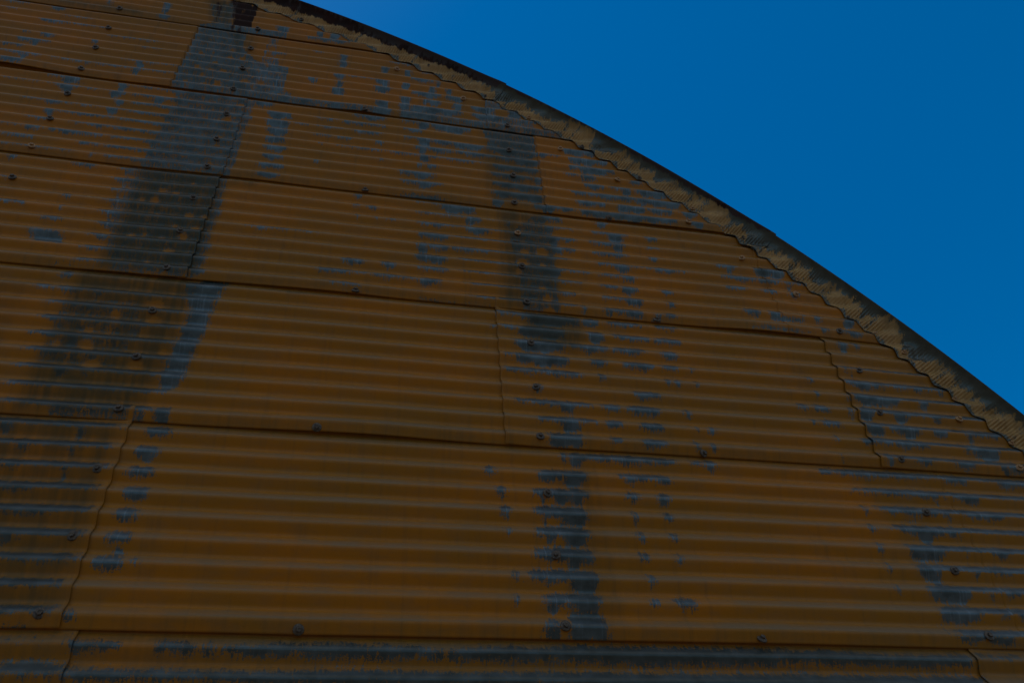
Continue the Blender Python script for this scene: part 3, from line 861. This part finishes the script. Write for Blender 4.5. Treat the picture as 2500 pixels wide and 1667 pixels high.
(4,44,-2.517,-2.233,0.15,0.3),
(4,40,-2.881,-2.608,0.19,0.3),
(5,47,-6.096,-5.754,0.56,0.3),
(3,33,-3.967,-3.914,0.35,0.3),
(-2,-17,-1.232,-0.956,0.34,0.3),
(3,29,-2.212,-2.144,0.53,0.3),
(1,10,-5.349,-5.034,0.16,0.3),
(0,1,-5.844,-5.795,0.54,0.3),
(4,44,-3.114,-2.726,0.4,0.3),
(3,33,-4.346,-4.217,0.52,0.3),
(-1,-7,-4.674,-4.444,0.26,0.3),
(0,4,-6.419,-6.209,0.14,0.3),
(-1,-7,-3.514,-3.195,0.2,0.3),
(3,29,-5.251,-4.897,0.38,0.3),
(3,31,-5.646,-5.31,0.33,0.3),
(1,12,-5.253,-4.89,0.16,0.3),
(5,47,-5.077,-4.709,0.49,0.3),
(3,27,-3.179,-2.779,0.35,0.3),
(5,47,-4.767,-4.539,0.59,0.3),
(1,12,-4.834,-4.528,0.39,0.3),
(2,19,-2.43,-2.299,0.17,0.3),
(-2,-14,-2.873,-2.613,0.41,0.3),
(-2,-13,-2.733,-2.348,0.18,0.3),
(-1,-4,-5.792,-5.403,0.15,0.3),
(5,46,-3.277,-3.032,0.3,0.3),
(2,18,-6.153,-5.955,0.42,0.3),
(-3,-20,-3.207,-3.122,0.31,0.3),
(5,48,-2.758,-2.699,0.12,0.3),
(-2,-16,-5.943,-5.572,0.43,0.3),
(1,13,-2.903,-2.526,0.42,0.3),
(0,2,-4.111,-3.834,0.15,0.3),
(3,29,-4.249,-4.192,0.47,0.3),
(0,6,-4.117,-3.803,0.27,0.3),
(4,40,-5.49,-5.28,0.33,0.3),
(3,29,-3.255,-2.902,0.5,0.3),
(3,31,-3.436,-3.328,0.41,0.3),
(2,19,-3.669,-3.516,0.58,0.3),
(3,34,-5.658,-5.443,0.5,0.3),
(0,7,-5.381,-5.057,0.57,0.3),
(2,24,-3.551,-3.214,0.37,0.3),
(4,37,-5.213,-5.001,0.45,0.3),
(-1,-8,-3.5,-3.367,0.2,0.3),
(-3,-19,-0.137,0.053,0.37,0.3),
(3,34,-3.458,-3.104,0.5,0.3),
(4,36,-2.959,-2.729,0.35,0.3),
(3,28,-2.568,-2.395,0.54,0.3),
(3,34,-3.809,-3.682,0.58,0.3),
(2,19,-2.334,-2.142,0.54,0.3),
(-2,-18,-4.792,-4.426,0.3,0.3),
(1,14,-3.87,-3.522,0.29,0.3),
(1,17,-4.989,-4.608,0.54,0.3),
(1,12,-3.1,-3.019,0.28,0.3),
(-2,-17,-6.056,-5.792,0.23,0.3),
(-2,-16,0.982,1.051,0.6,0.3),
(-2,-18,-6.244,-6.082,0.34,0.3),
(3,31,-4.134,-3.782,0.36,0.3),
(5,46,-5.485,-5.13,0.46,0.3),
(0,1,-5.712,-5.475,0.22,0.3),
(2,24,-2.328,-2.279,0.38,0.3),
(-1,-9,-4.889,-4.693,0.44,0.3),
(1,11,-5.997,-5.79,0.47,0.3),
(3,32,-3.901,-3.835,0.2,0.3),
(4,43,-5.472,-5.144,0.36,0.3),
(2,20,-3.221,-3.068,0.35,0.3),
(2,20,-5.492,-5.166,0.14,0.3),
(1,11,-3.097,-2.845,0.53,0.3),
(3,34,-2.706,-2.325,0.47,0.3),
(3,34,-5.497,-5.286,0.49,0.3),
(2,19,-5.044,-4.672,0.59,0.3),
(2,22,-4.35,-4.106,0.21,0.3)]
ISLES = [
(4,-1.358,36.96,0.0128),
(4,-1.381,38.07,0.0087),
(4,-1.199,37.98,0.0156),
(4,-1.354,38.91,0.0132),
(4,-1.35,40.03,0.0064),
(4,-1.24,41.08,0.0112),
(4,-1.437,36.97,0.0085),
(4,-1.304,37.09,0.0173),
(4,-1.038,36.94,0.0087),
(4,-0.972,37.09,0.0177),
(4,-1.128,38.02,0.0164),
(4,-1.415,39.03,0.0133),
(4,-1.301,38.89,0.0191),
(4,-0.942,39.01,0.0184),
(4,-1.428,41.07,0.007),
(4,-1.295,40.94,0.0137),
(4,-1.019,40.92,0.012),
(4,-0.954,40.94,0.0112),
(4,-1.297,42.09,0.0078),
(4,-1.132,42.05,0.0148),
(4,-1.047,41.91,0.0126),
(4,-0.951,42.09,0.0194),
(4,-1.129,43.1,0.0169),
(3,-1.491,31.1,0.0152),
(3,-1.491,31.93,0.0138),
(3,-1.441,31.92,0.0102),
(3,-1.477,33.9,0.0148),
(3,-1.442,34.08,0.0092),
(3,-1.469,35.08,0.0103),
(3,-1.56,29.87,0.0173),
(3,-1.539,30.96,0.019),
(3,-1.537,32.05,0.0135),
(3,-1.215,28.03,0.006),
(3,-1.219,29.99,0.0056),
(3,-1.219,30.89,0.0099),
(3,-1.212,33.02,0.0157),
(3,-1.179,34.88,0.0147),
(4,-0.02,38.2,0.03),
(4,0.1,38.15,0.022),
(4,0.16,37.1,0.02),
(2,-1.237,18.09,0.0111),
(2,-1.176,17.91,0.0117),
(2,-1.248,19.89,0.0152),
(2,-1.219,21.1,0.0134),
(2,-1.261,22.0,0.0063),
(2,-1.191,21.88,0.0111),
(2,-1.225,22.99,0.0132),
(2,-1.173,22.98,0.0089),
(2,-1.252,25.94,0.0064),
(2,-1.481,18.96,0.0076),
(2,-1.463,20.91,0.014),
(2,-1.386,20.89,0.0118),
(2,-1.344,21.07,0.005),
(2,-1.442,21.99,0.0057),
(2,-1.463,22.9,0.008),
(2,-1.331,22.88,0.0065),
(2,-1.404,24.01,0.0097),
(2,-1.36,24.04,0.0147),
(2,-1.346,25.04,0.0117),
(2,-1.471,25.96,0.01),
(2,-1.282,18.03,0.0112),
(2,-1.302,18.91,0.0059),
(2,-1.289,20.92,0.0065),
(2,-1.3,24.91,0.0114),
(1,-1.343,11.91,0.0211),
(1,-1.223,12.03,0.0192),
(1,-1.462,13.04,0.0109),
(1,-1.38,13.08,0.0194),
(1,-1.159,12.99,0.0101),
(1,-1.39,14.01,0.012),
(1,-1.334,15.11,0.0139),
(1,-1.216,14.91,0.0204),
(1,-1.25,16.08,0.0082),
(1,-1.223,15.98,0.0189),
(2,0.079,18.02,0.0161),
(2,0.081,19.06,0.0167),
(2,0.069,19.87,0.0143),
(2,0.081,21.93,0.012),
(2,0.086,23.05,0.0229),
(2,-0.017,21.11,0.0111),
(2,0.005,21.95,0.0231),
(2,0.017,22.95,0.0182),
(0,1.214,0.05,0.022)]
GAPS = [(4,-2.14,0.2,0.016),(4,-0.67,0.1,0.008),(1,-0.56,0.28,0.01),(3,-1.13,0.3,0.002),(5,-0.87,0.5,0.004),(2,-0.76,0.25,0.006),(2,0.93,0.22,0.01),(3,0.69,0.35,0.007),(0,-0.68,0.9,0.005),(0,0.58,0.6,0.006),(4,-1.34,0.3,0.004),(2,-1.36,0.2,0.003)]
SCREWS = [(0.001,0.44,0),(-0.001,3.44,0),(-0.005,6.44,0),(-0.008,9.44,0),(-0.004,12.44,0),(-0.004,15.44,0),(-0.003,18.44,0),(-0.005,21.44,0),(-0.007,24.44,1),(-0.007,27.44,0),(0.002,30.44,0),(-0.004,33.44,0),(-0.0,36.44,0),(-1.228,0.44,0),(-1.22,3.44,0),(-1.22,6.44,0),(-1.221,9.44,0),(-1.225,12.44,0),(-1.228,15.44,0),(-1.231,18.44,0),(-1.232,21.44,0),(-1.229,24.44,0),(-1.219,27.44,0),(-1.222,30.44,0),(-1.22,33.44,0),(-1.227,36.44,0),(-1.222,39.44,0),(-1.218,42.44,0),(-1.217,45.44,0),(1.226,0.44,0),(1.222,3.44,0),(1.224,6.44,0),(1.224,9.44,0),(1.232,12.44,0),(1.236,15.44,0),(1.234,18.44,0),(-1.842,24.44,0),(-1.845,27.44,1),(-1.846,30.44,0),(-1.844,33.44,0),(-1.85,36.44,0),(-1.85,39.44,0),(-1.852,42.44,0),(-1.856,45.44,0),(-0.655,0.14,0),(0.534,0.14,0),(-0.676,9.14,0),(0.523,9.14,0),(-0.609,18.14,0),(0.49,18.14,0),(-0.614,27.14,0),(0.401,27.14,0),(-0.656,36.14,0),(-0.203,39.42,1),(-0.526,42.42,1),(0.241,34.42,1),(0.482,31.42,1),(0.754,27.42,1),(0.945,24.42,1),(1.121,21.42,1),(1.55,12.42,1),(1.679,9.42,1),(-2.47,0.46,0),(-2.47,3.46,0),(-2.47,6.46,0),(-2.47,9.46,0),(-2.47,12.46,0),(-2.47,15.46,0),(-2.47,18.46,0),(-2.47,21.46,0),(-2.47,24.46,0),(-2.47,27.46,0),(-2.47,30.46,0),(-2.47,33.46,0),(-2.47,36.46,0),(-2.47,39.46,0),(-2.47,42.46,0),(-2.47,45.46,0),(-3.08,0.46,0),(-3.08,3.46,0),(-3.08,6.46,0),(-3.08,9.46,0),(-3.08,12.46,0),(-3.08,15.46,0),(-3.08,18.46,0),(-3.08,21.46,0),(-3.08,24.46,0),(-3.08,27.46,0),(-3.08,30.46,0),(-3.08,33.46,0),(-3.08,36.46,0),(-3.08,39.46,0),(-3.08,42.46,0),(-3.08,45.46,0),(-3.69,0.46,0),(-3.69,3.46,0),(-3.69,6.46,0),(-3.69,9.46,0),(-3.69,12.46,0),(-3.69,15.46,0),(-3.69,18.46,0),(-3.69,21.46,0),(-3.69,24.46,0),(-3.69,27.46,0),(-3.69,30.46,0),(-3.69,33.46,0),(-3.69,36.46,0),(-3.69,39.46,0),(-3.69,42.46,0),(-3.69,45.46,0)]
FSCREWS = [(0.352,35.15),(0.595,32.12),(0.803,29.22),(0.987,26.45),(1.168,23.07),(1.317,19.95),(1.392,18.56),(1.479,17.29),(1.595,14.06),(1.718,11.14),(-0.093,40.25),(0.113,38.15),(-1.029,48.25),(-0.371,43.52)]
FLASH_EDGE = [(100,0.9),(68.45,0.95),(66.15,0.8),(64.81,0.78),(62.86,0.68),(62.2,0.66),(61.73,0.62),(60.58,0.52),(60.24,0.72),(59.44,0.62),(58.99,0.6),(58.07,0.5),(57.12,0.66),(55.94,0.45),(55.16,0.35),(54.9,0.1),(54.11,0.45),(53.44,0.5),(52.77,0.3),(51.9,0.55),(51.24,0.62),(50.37,0.7),(49.98,0.72),(49.82,0.1),(48.86,0.2),(48.43,0.55),(47.38,0.5),(46.76,0.72),(46.35,0.25),(45.73,0.65),(45.1,0.5),(44.06,0.75),(43.15,0.6),(42.88,0.35),(42.2,0.45),(41.87,0.4),(41.74,0.02),(41.17,0.02),(40.76,0.15),(40.26,0.55),(39.57,0.62),(39.08,0.62),(38.51,0.2),(38.04,0.55),(36.91,0.62),(36.45,0.25),(35.82,0.6),(34.93,0.55),(34.58,0.2),(33.97,0.05),(33.55,0.5),(32.68,0.55),(31.82,0.55),(31.32,0.35),(30.66,0.6),(29.47,0.6),(20,0.6),(0,0.6)]
FLASH_BARE = []

# ------------------------------------------------------------------ wear fields, in wall coordinates (u = x in metres, v = height in pitches above the lowest lap in view)
def poly_sd(u, z, poly):
    """signed distance (m), positive inside"""
    pts = np.array(poly, float); pts = pts*np.array([1, P]); n = len(pts)
    d = np.full(u.shape, 1e9); ins = np.zeros(u.shape, bool)
    for i in range(n):
        a, b = pts[i], pts[(i+1) % n]; e = b-a; wx, wz = u-a[0], z-a[1]
        t = np.clip((wx*e[0]+wz*e[1])/(e@e+1e-12), 0, 1)
        d = np.minimum(d, np.hypot(wx-t*e[0], wz-t*e[1]))
        c = ((a[1] > z) != (b[1] > z)) & (u < (b[0]-a[0])*(z-a[1])/(b[1]-a[1]+1e-12)+a[0]); ins ^= c
    return np.where(ins, d, -d)
def phase(v):      # 0 at a crest, negative just below it, positive just above it, -0.5..0.5
    return (v-CREST+.5) % 1.0-.5
CREST = 0.46
def wear(u, v, row):
    z = v*P; ph = phase(v)
    loss = np.full(u.shape, -3.0); grime = np.zeros(u.shape); rust = np.zeros(u.shape); tone = np.zeros(u.shape)
    S = 1/.015
    for r0, pol, k, bias in REGIONS:
        if row != r0: continue
        sd = poly_sd(u, z, pol)*S
        if k == 'bare': loss = np.maximum(loss, np.clip(sd, -3, 2.2)+bias)
        elif k == 'part': loss = np.maximum(loss, np.clip(sd*S*.5-.3+.3*(bias>0), -3, bias))    # paint left in places
        elif k == 'strips':        # bare only on the crests inside the region
            f = np.minimum(np.clip(sd*.5, -3, 2), np.where(ph > 0, (.36-ph)*9, (bias+ph)*9)); loss = np.maximum(loss, np.clip(f, -3, 1.5))
        elif k == 'chips': loss = np.maximum(loss, np.clip(sd*.5, -3, bias))
        elif k == 'grime': grime = np.maximum(grime, np.clip(sd*.35+.3, 0, 1)*bias)
        elif k == 'rust': rust = np.maximum(rust, np.clip(sd*.35+.2, 0, 1)*bias)
        elif k == 'tone': tone = tone+np.clip(sd*.2+.3, 0, 1)*bias
    for r0, i, a, b, dn, up in STRIPS:
        if row != r0: continue
        sel = (np.abs(v-i-CREST) < 1.2) & (u > a-.1) & (u < b+.1)
        if not sel.any(): continue
        uu = u[sel]; dv = v[sel]-(i+CREST); L = b-a
        t = np.clip((uu-a)/max(L, 1e-4), 0, 1); taper = np.sqrt(np.clip(np.sin(math.pi*t), 0, 1))
        de = np.minimum(uu-a, b-uu)*S
        wob = .5+.5*np.sin(uu*61+i*3.1)*np.sin(uu*23+i)
        low = -dn*(.35+.65*taper)*(.55+.45*wob)
        f = np.minimum(np.minimum((dv-low)*P*S*1.1, (up*(.6+.4*taper)-dv)*P*S*1.1), de)
        loss[sel] = np.maximum(loss[sel], np.clip(f+.25, -3, 1.6))
    for r0, cu, cv, rad in ISLES:
        if row != r0: continue
        sel = (np.abs(v-cv) < 1) & (np.abs(u-cu) < .1)
        if not sel.any(): continue
        d = np.hypot((u[sel]-cu)*1.0, (v[sel]-cv)*P*1.25)
        loss[sel] = np.minimum(loss[sel], np.clip((d-rad)*S*1.4, -3, 3)); grime[sel] *= np.clip((d-rad)/.006, .15, 1)
    # every sheet: darker along its lower edge and under the lap above
    fr = v-9*row
    grime = np.maximum(grime, np.clip(1-np.abs(fr-.1)/.9, 0, 1)*.28)
    grime = np.maximum(grime, np.clip((fr-8.3)/.6, 0, 1)*.25)
    return loss, grime, rust, tone

# ------------------------------------------------------------------ the building
hut = bpy.data.objects.new('quonset_hut', None); hut.location = (CX, 0, GROUND); link(hut)
hut['label'] = 'arched corrugated steel hut with peeling ochre paint against clear blue sky'
hut['category'] = 'building'
BASE = np.array(hut.location)
def child(name, X, Y, Z, mat, parent=hut, keep=None, attrs=None, smooth=True):
    # mesh coordinates are kept relative to the hut's origin
    o = grid_mesh(name, X-CX, Y, Z-GROUND, mat, parent, keep, attrs, smooth); return o

def corr(v): return -AMP*np.arcsin(.93*np.cos((v-CREST)*2*math.pi))/math.asin(.93)    # straight flanks, rounded ridges
def dents(u, z):
    return .0019*np.sin(u*2.3+z*1.7+1)*np.sin(z*2.9-u*1.3)+.0008*np.sin(u*7.1+z*3.3)+.0005*np.sin(u*17+z*5)*np.sin(z*13+2)
def wall_y(u, v): return corr(v)+dents(u, v*P)
def half_width(v):
    z = v*P-CZ; r = RW+.045
    return np.sqrt(np.maximum(r*r-z*z, 0))
def gap_at(row, u):
    g = 0*u
    for r0, c, w, h in GAPS:
        if r0 == row: g = g+h*np.exp(-((u-c)/w)**2)
    return g
def sheet(row, xl, xr, top_left, top_right, fine):
    """one corrugated sheet; top_left / top_right: it lies over its neighbour at that end"""
    v0, v1 = 9*row, 9*row+9.75
    nv = int((v1-v0)*(14 if fine else 6)); vs = np.linspace(v0, v1, nv)
    step = .009 if fine else .05
    nu = max(4, int((xr-xl)/step))
    hw = half_width(vs); a = np.maximum(xl, CX-hw); b = np.minimum(xr, CX+hw)
    ok = b-a > .004
    a2 = np.where(ok, a, xl); b2 = np.where(ok, b, xl)
    # keep columns where they are; only the column beyond the arch is pulled back to it
    us = np.linspace(xl, xr, nu)
    U = np.clip(us[None, :], a2[:, None], b2[:, None]); V = np.repeat(vs[:, None], nu, 1)
    fr = V-v0; t = fr/9.0
    lift = .0055*(1-t)+.0008
    lift = lift+gap_at(row, U)*np.exp(-fr/1.3)
    SL = .0003 if abs(xl-1.345) < .01 else .0016 if abs(xl-1.015) < .01 else .0062 if row < 3 else .0034
    if top_left: lift = lift+SL*np.exp(-np.maximum(U-xl, 0)/.12)
    if top_right: lift = lift+SL*np.exp(-np.maximum(xr-U, 0)/.12)
    Y = wall_y(U, V)-lift
    keep = ((U[:-1, 1:]-U[:-1, :-1]) > 1e-4) | ((U[1:, 1:]-U[1:, :-1]) > 1e-4)
    keep &= ok[:-1, None] | ok[1:, None]
    if not keep.any(): return None
    loss, grime, rust, tone = wear(U, V, row)
    # folded thickness at the lower edge and at both ends
    def pad(A, lo, le, ri):
        A = np.vstack([A[:1]+lo, A]); return np.hstack([A[:, :1]+le, A, A[:, -1:]+ri])
    Yp = pad(Y, .0009, .0012, .0012); Up = pad(U, 0, 0, 0); Zp = pad(V*P, 0, 0, 0)
    kp = np.zeros((Up.shape[0]-1, Up.shape[1]-1), bool); kp[1:, 1:-1] = keep; kp[0, 1:-1] = keep[0]; kp[1:, 0] = keep[:, 0]; kp[1:, -1] = keep[:, -1]
    ph = phase(V); sky_sheen = np.clip(np.minimum((ph+.02)/.05, (.40-ph)/.10), 0, 1)  # mask of the painted sky reflection, from each crest upwards
    at = {k: pad(A, 0, 0, 0) for k, A in (('sky_sheen', sky_sheen), ('loss', loss), ('grime', grime), ('rust', rust), ('tone', tone))}
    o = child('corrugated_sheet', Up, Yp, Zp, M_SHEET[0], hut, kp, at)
    return dict(obj=o, row=row, xl=xl, xr=xr, lift=lambda u, v: .0055*(1-(v-v0)/9)+.0008)

JOINTS = {-4: (-8.7, -6.2, -3.7, -1.15, 1.3), -3: (-7.4, -4.9, -2.4, .1), -2: (-8.7, -6.2, -3.7, -1.2, 1.3), -1: (-9.0, -6.5, -3.9, -1.14, 1.155),
          0: (-8.7, -6.2, -3.6, -1.18, 1.345), 1: (-7.6, -5.1, -2.6, -.117, 1.147), 2: (-8.7, -6.2, -3.65, -1.163, 1.015), 3: (-8.7, -6.2, -3.6, -1.158, .128),
          4: (-6.4, -3.9, -1.486, -.095), 5: (-5.2, -2.7), 6: (-4.4,)}
SHEETS = []
for row, js in JOINTS.items():
    ends = [CX-6.4, *js, CX+6.4]
    for k in range(len(ends)-1):
        xl, xr = ends[k], ends[k+1]
        # where two sheets meet, the one farther from the middle of the wall lies on top
        tl = k > 0 and xl > -.55; tr = k < len(ends)-2 and xr < -.55
        fine = xr > -2.9 and row >= -1
        s = sheet(row, xl-(0.03 if not tl and k > 0 else 0), xr+(0.03 if not tr and k < len(ends)-2 else 0), tl, tr, fine)
        if s: SHEETS.append(s)

# ---- screws
def screw_mesh(name, mat, seed):
    """dished washer, hexagonal head with a rounded top; axis along -Y"""
    import bmesh
    bm = bmesh.new(); r = random.Random(seed)
    prof = [(.0001, -.0002, 24), ]
    rings = []
    N = 24
    def ring(rad, y, hexa=False):
        vs = []
        for i in range(N):
            a = 2*math.pi*i/N; q = rad
            if hexa:
                w = (a % (math.pi/3))-math.pi/6; q = rad*math.cos(math.pi/6)/math.cos(w)
            vs.append(bm.verts.new((q*math.cos(a), y, q*math.sin(a))))
        return vs
    R = [ring(.0100, .0015), ring(.0103, -.0006), ring(.0094, -.0018), ring(.0066, -.0030), ring(.0062, -.0031),
         ring(.0052, -.0032, True), ring(.0052, -.0066, True), ring(.0046, -.0074, True), ring(.0026, -.0076), ring(.0020, -.0070)]
    for a, b in zip(R, R[1:]):
        for i in range(N): bm.faces.new((a[i], a[(i+1) % N], b[(i+1) % N], b[i]))
    bm.faces.new(R[-1]); bm.normal_update()
    bmesh.ops.recalc_face_normals(bm, faces=bm.faces)
    me = bpy.data.meshes.new(name); bm.to_mesh(me); bm.free(); me.materials.append(mat)
    for p in me.polygons: p.use_smooth = False
    return me
ME_S = [screw_mesh('screw', M_SCREW, 1), screw_mesh('screw', M_SCREWP, 2)]
def put_screw(x, v, parent, y, kind=0, tilt=0.0, size=1.0):
    o = bpy.data.objects.new('screw', ME_S[kind]); link(o, parent)
    o.location = (x-CX, y, v*P-GROUND); o.rotation_euler = (tilt, rng.uniform(0, 6.28), rng.uniform(-.12, .12)); o.scale = (size*1.35, size*1.35, size*1.35)
def sheet_at(row, x):
    c = [s for s in SHEETS if s['row'] == row and s['xl']-.001 <= x <= s['xr']+.001]
    return c[0] if c else None
for x, v, kind in SCREWS:
    row = int(math.floor(v/9.0)); s = sheet_at(row, x)
    if not s: continue
    y = float(wall_y(np.array(x), np.array(v)))-float(s['lift'](x, v))-float(gap_at(row, np.array(x)))*math.exp(-(v-9*row)/1.3)
    slope = float(-(corr(np.array(v+.01))-corr(np.array(v-.01)))/(.02*P))
    put_screw(x, v, s['obj'], y-.0006, kind, -math.atan(slope)*.8)

# ---- arched flashing: a crimped flange against the wall, a cove, a soffit lip
FJ = (96.6, 82.8, 69.0, 55.16, 41.32, 27.5, 13.6, -.5)
FPROF = [(-.0040, .0012, 1), (-.0042, -.0006, 1), (.002, -.0010, 1), (.012, -.0014, 1), (.024, -.0018, 1), (.036, -.0024, 1), (.047, -.0034, .95), (.056, -.0050, .8), (.064, -.0082, .6), (.072, -.0125, .4),
         (.080, -.018, .25), (.087, -.0245, .12), (.093, -.0315, .05), (.098, -.039, 0), (.102, -.0465, 0), (.105, -.052, 0), (.1065, -.0535, 0), (.107, -.050, 0), (.107, -.042, 0)]
def flash_wear(theta, s):
    """theta in degrees, s = distance out along the band 0..1"""
    S = 8.0
    loss = np.full(theta.shape, -3.0); rust = np.zeros(theta.shape); grime = np.zeros(theta.shape)
    t0 = [p[0] for p in FLASH_EDGE]; lim = [p[1] for p in FLASH_EDGE]
    lm = np.interp(-theta, [-t for t in t0], lim)
    lm = lm+.07*np.sin(theta*9.1)*np.sin(theta*4.3+1)+.05*np.sin(theta*23+2)
    lm = lm+.11+.14*np.sin(theta*1.7+.5)*np.sin(theta*.83)
    loss = np.clip((s-lm)*S, -2.4, 2.2)
    loss = np.maximum(loss, np.clip((.10+.10*np.sin(theta*2.9)*np.sin(theta*7.7)-s)*14, -3, .9))
    loss = np.maximum(loss, np.clip(1.1*np.sin(theta*6.3+np.sin(theta*2.1)*3)*np.sin(theta*1.9+2)*1.6-1.1, -3, .8))
    for a, b, s0, s1 in FLASH_BARE:
        f = np.minimum(np.minimum(theta-a, b-theta)*4.5, np.minimum(s-s0, s1-s)*S)
        loss = np.maximum(loss, np.clip(f, -3, 1.5))
    rt = np.interp(-theta, [-t for t in (100, 66, 60, 55.2, 55.1, 50, 45, 41.4, 41.2, 30, 0)], (.50, .52, .58, .66, .88, .90, .76, .86, .97, .98, .98))
    rust = np.clip((s-rt)*5+.25, 0, 1.0)
    grime = np.clip((s-.45)*1.2, 0, .6)+.15
    return loss, grime, rust
for k in range(len(FJ)-1):
    ta, tb = FJ[k], FJ[k+1]      # from upper to lower end
    fine = k in (1, 2, 3, 4, 5)
    n = int((ta-tb)*(66 if fine else 8))
    th = np.linspace(ta, tb-.35, n)
    pr = np.array(FPROF); m = len(pr)
    if fine:      # denser profile
        tt = np.linspace(0, m-1, m*2-1); pr = np.stack([np.interp(tt, np.arange(m), pr[:, j]) for j in range(3)], 1); m = len(pr)
    T = np.repeat(th[:, None], m, 1)
    dr, dy, cr = pr[:, 0][None], pr[:, 1][None], pr[:, 2][None]
    wav = .0022*np.sin(T*5.1)+.0016*np.sin(T*13.7+k)
    Rr = RW-.010+dr+wav*(cr > .5)
    a = np.radians(T)
    X = CX+Rr*np.cos(a); Z = CZ+Rr*np.sin(a)
    fol = np.where(cr > .9, 1, cr/.9)
    crimp_n = math.radians(1)*6.1/.0112       # crimps per degree
    crimp = .0022*np.sin(T*crimp_n*2*math.pi+np.sin(T*3.3)*.3)*cr*np.clip((dr+.004)/.014, .25, 1)*(.6+.4*np.sin(T*2.1+1))
    wy = wall_y(X, Z/P)*.95
    tilt = .0025*(T-tb)/(ta-tb) if k else 0
    lap = -.0015*np.exp(-(T-tb)/.5) - .0020                  # the upper piece lies over the next one down
    over = -.0050*np.exp(-np.maximum(T-tb, 0)/.7)
    Y = -.0085+wy*fol+dy+crimp+over-.002*np.exp(-(dr+.004)/.006)*(dr>-.0042)
    s = np.clip(np.cumsum(np.hypot(np.diff(pr[:, 0], prepend=pr[0, 0]), np.diff(pr[:, 1], prepend=pr[0, 1]))), 0, None); s = s/s[-5]
    loss, grime, rust = flash_wear(T, np.repeat(s[None], n, 0))
    shrink = (T-tb)/(ta-tb)
    X = CX+(X-CX)*(1+.0004*(1-shrink)); Z = CZ+(Z-CZ)*(1+.0004*(1-shrink))
    at = dict(loss=loss, grime=grime, rust=rust, tone=np.zeros_like(loss))
    o = child('edge_flashing', X, Y, Z, M_FLASH, hut, None, at)
    for x, v in FSCREWS:
        t = math.degrees(math.atan2(v*P-CZ, x-CX))
        if tb <= t < ta:
            y = float(wall_y(np.array(x), np.array(v)))*.95-.0065-.0012
            put_screw(x, v, o, y, 1 if rng.random() < .5 else 0, 0, .85)

# ---- roof: a barrel of curved corrugated sheets behind the end wall
def roof():
    rr = RW+.078
    ys = np.linspace(-.030, YB, 1500); th = np.radians(np.linspace(-1.5, 181.5, 120))
    Yg, T = np.meshgrid(ys, th, indexing='ij')
    R = rr+.008*np.sin(Yg/P*2*math.pi)*np.clip((Yg+.03)/.2, 0, 1)
    keep = None
    child('roof', CX+R*np.cos(T), Yg, CZ+R*np.sin(T), M_ROOF, hut)
roof()
# ---- far end wall and the dark lining just behind the sheets of the near one
for nm, y in (('end_wall', YB-.02), ('wall_lining', .045)):
    th = np.radians(np.linspace(-1.5, 181.5, 90)); rs = np.linspace(.001, RW+.03, 6)
    Rg, T = np.meshgrid(rs, th, indexing='ij')
    child(nm, CX+Rg*np.cos(T), np.full(T.shape, y), CZ+Rg*np.sin(T), M_DARK if nm == 'wall_lining' else M_ROOF, hut, smooth=False)

# ------------------------------------------------------------------ ground
g = 700.0
xs = np.concatenate([[-g, -120, -40], np.linspace(-20, 20, 81), [40, 120, g]])
Xg, Yg = np.meshgrid(xs, xs, indexing='ij')
Zg = GROUND+.02*np.sin(Xg*.7)*np.sin(Yg*.9)*(np.hypot(Xg, Yg) < 30)-.02
go = grid_mesh('ground', Xg, Yg, Zg, M_GROUND, None); go['kind'] = 'structure'
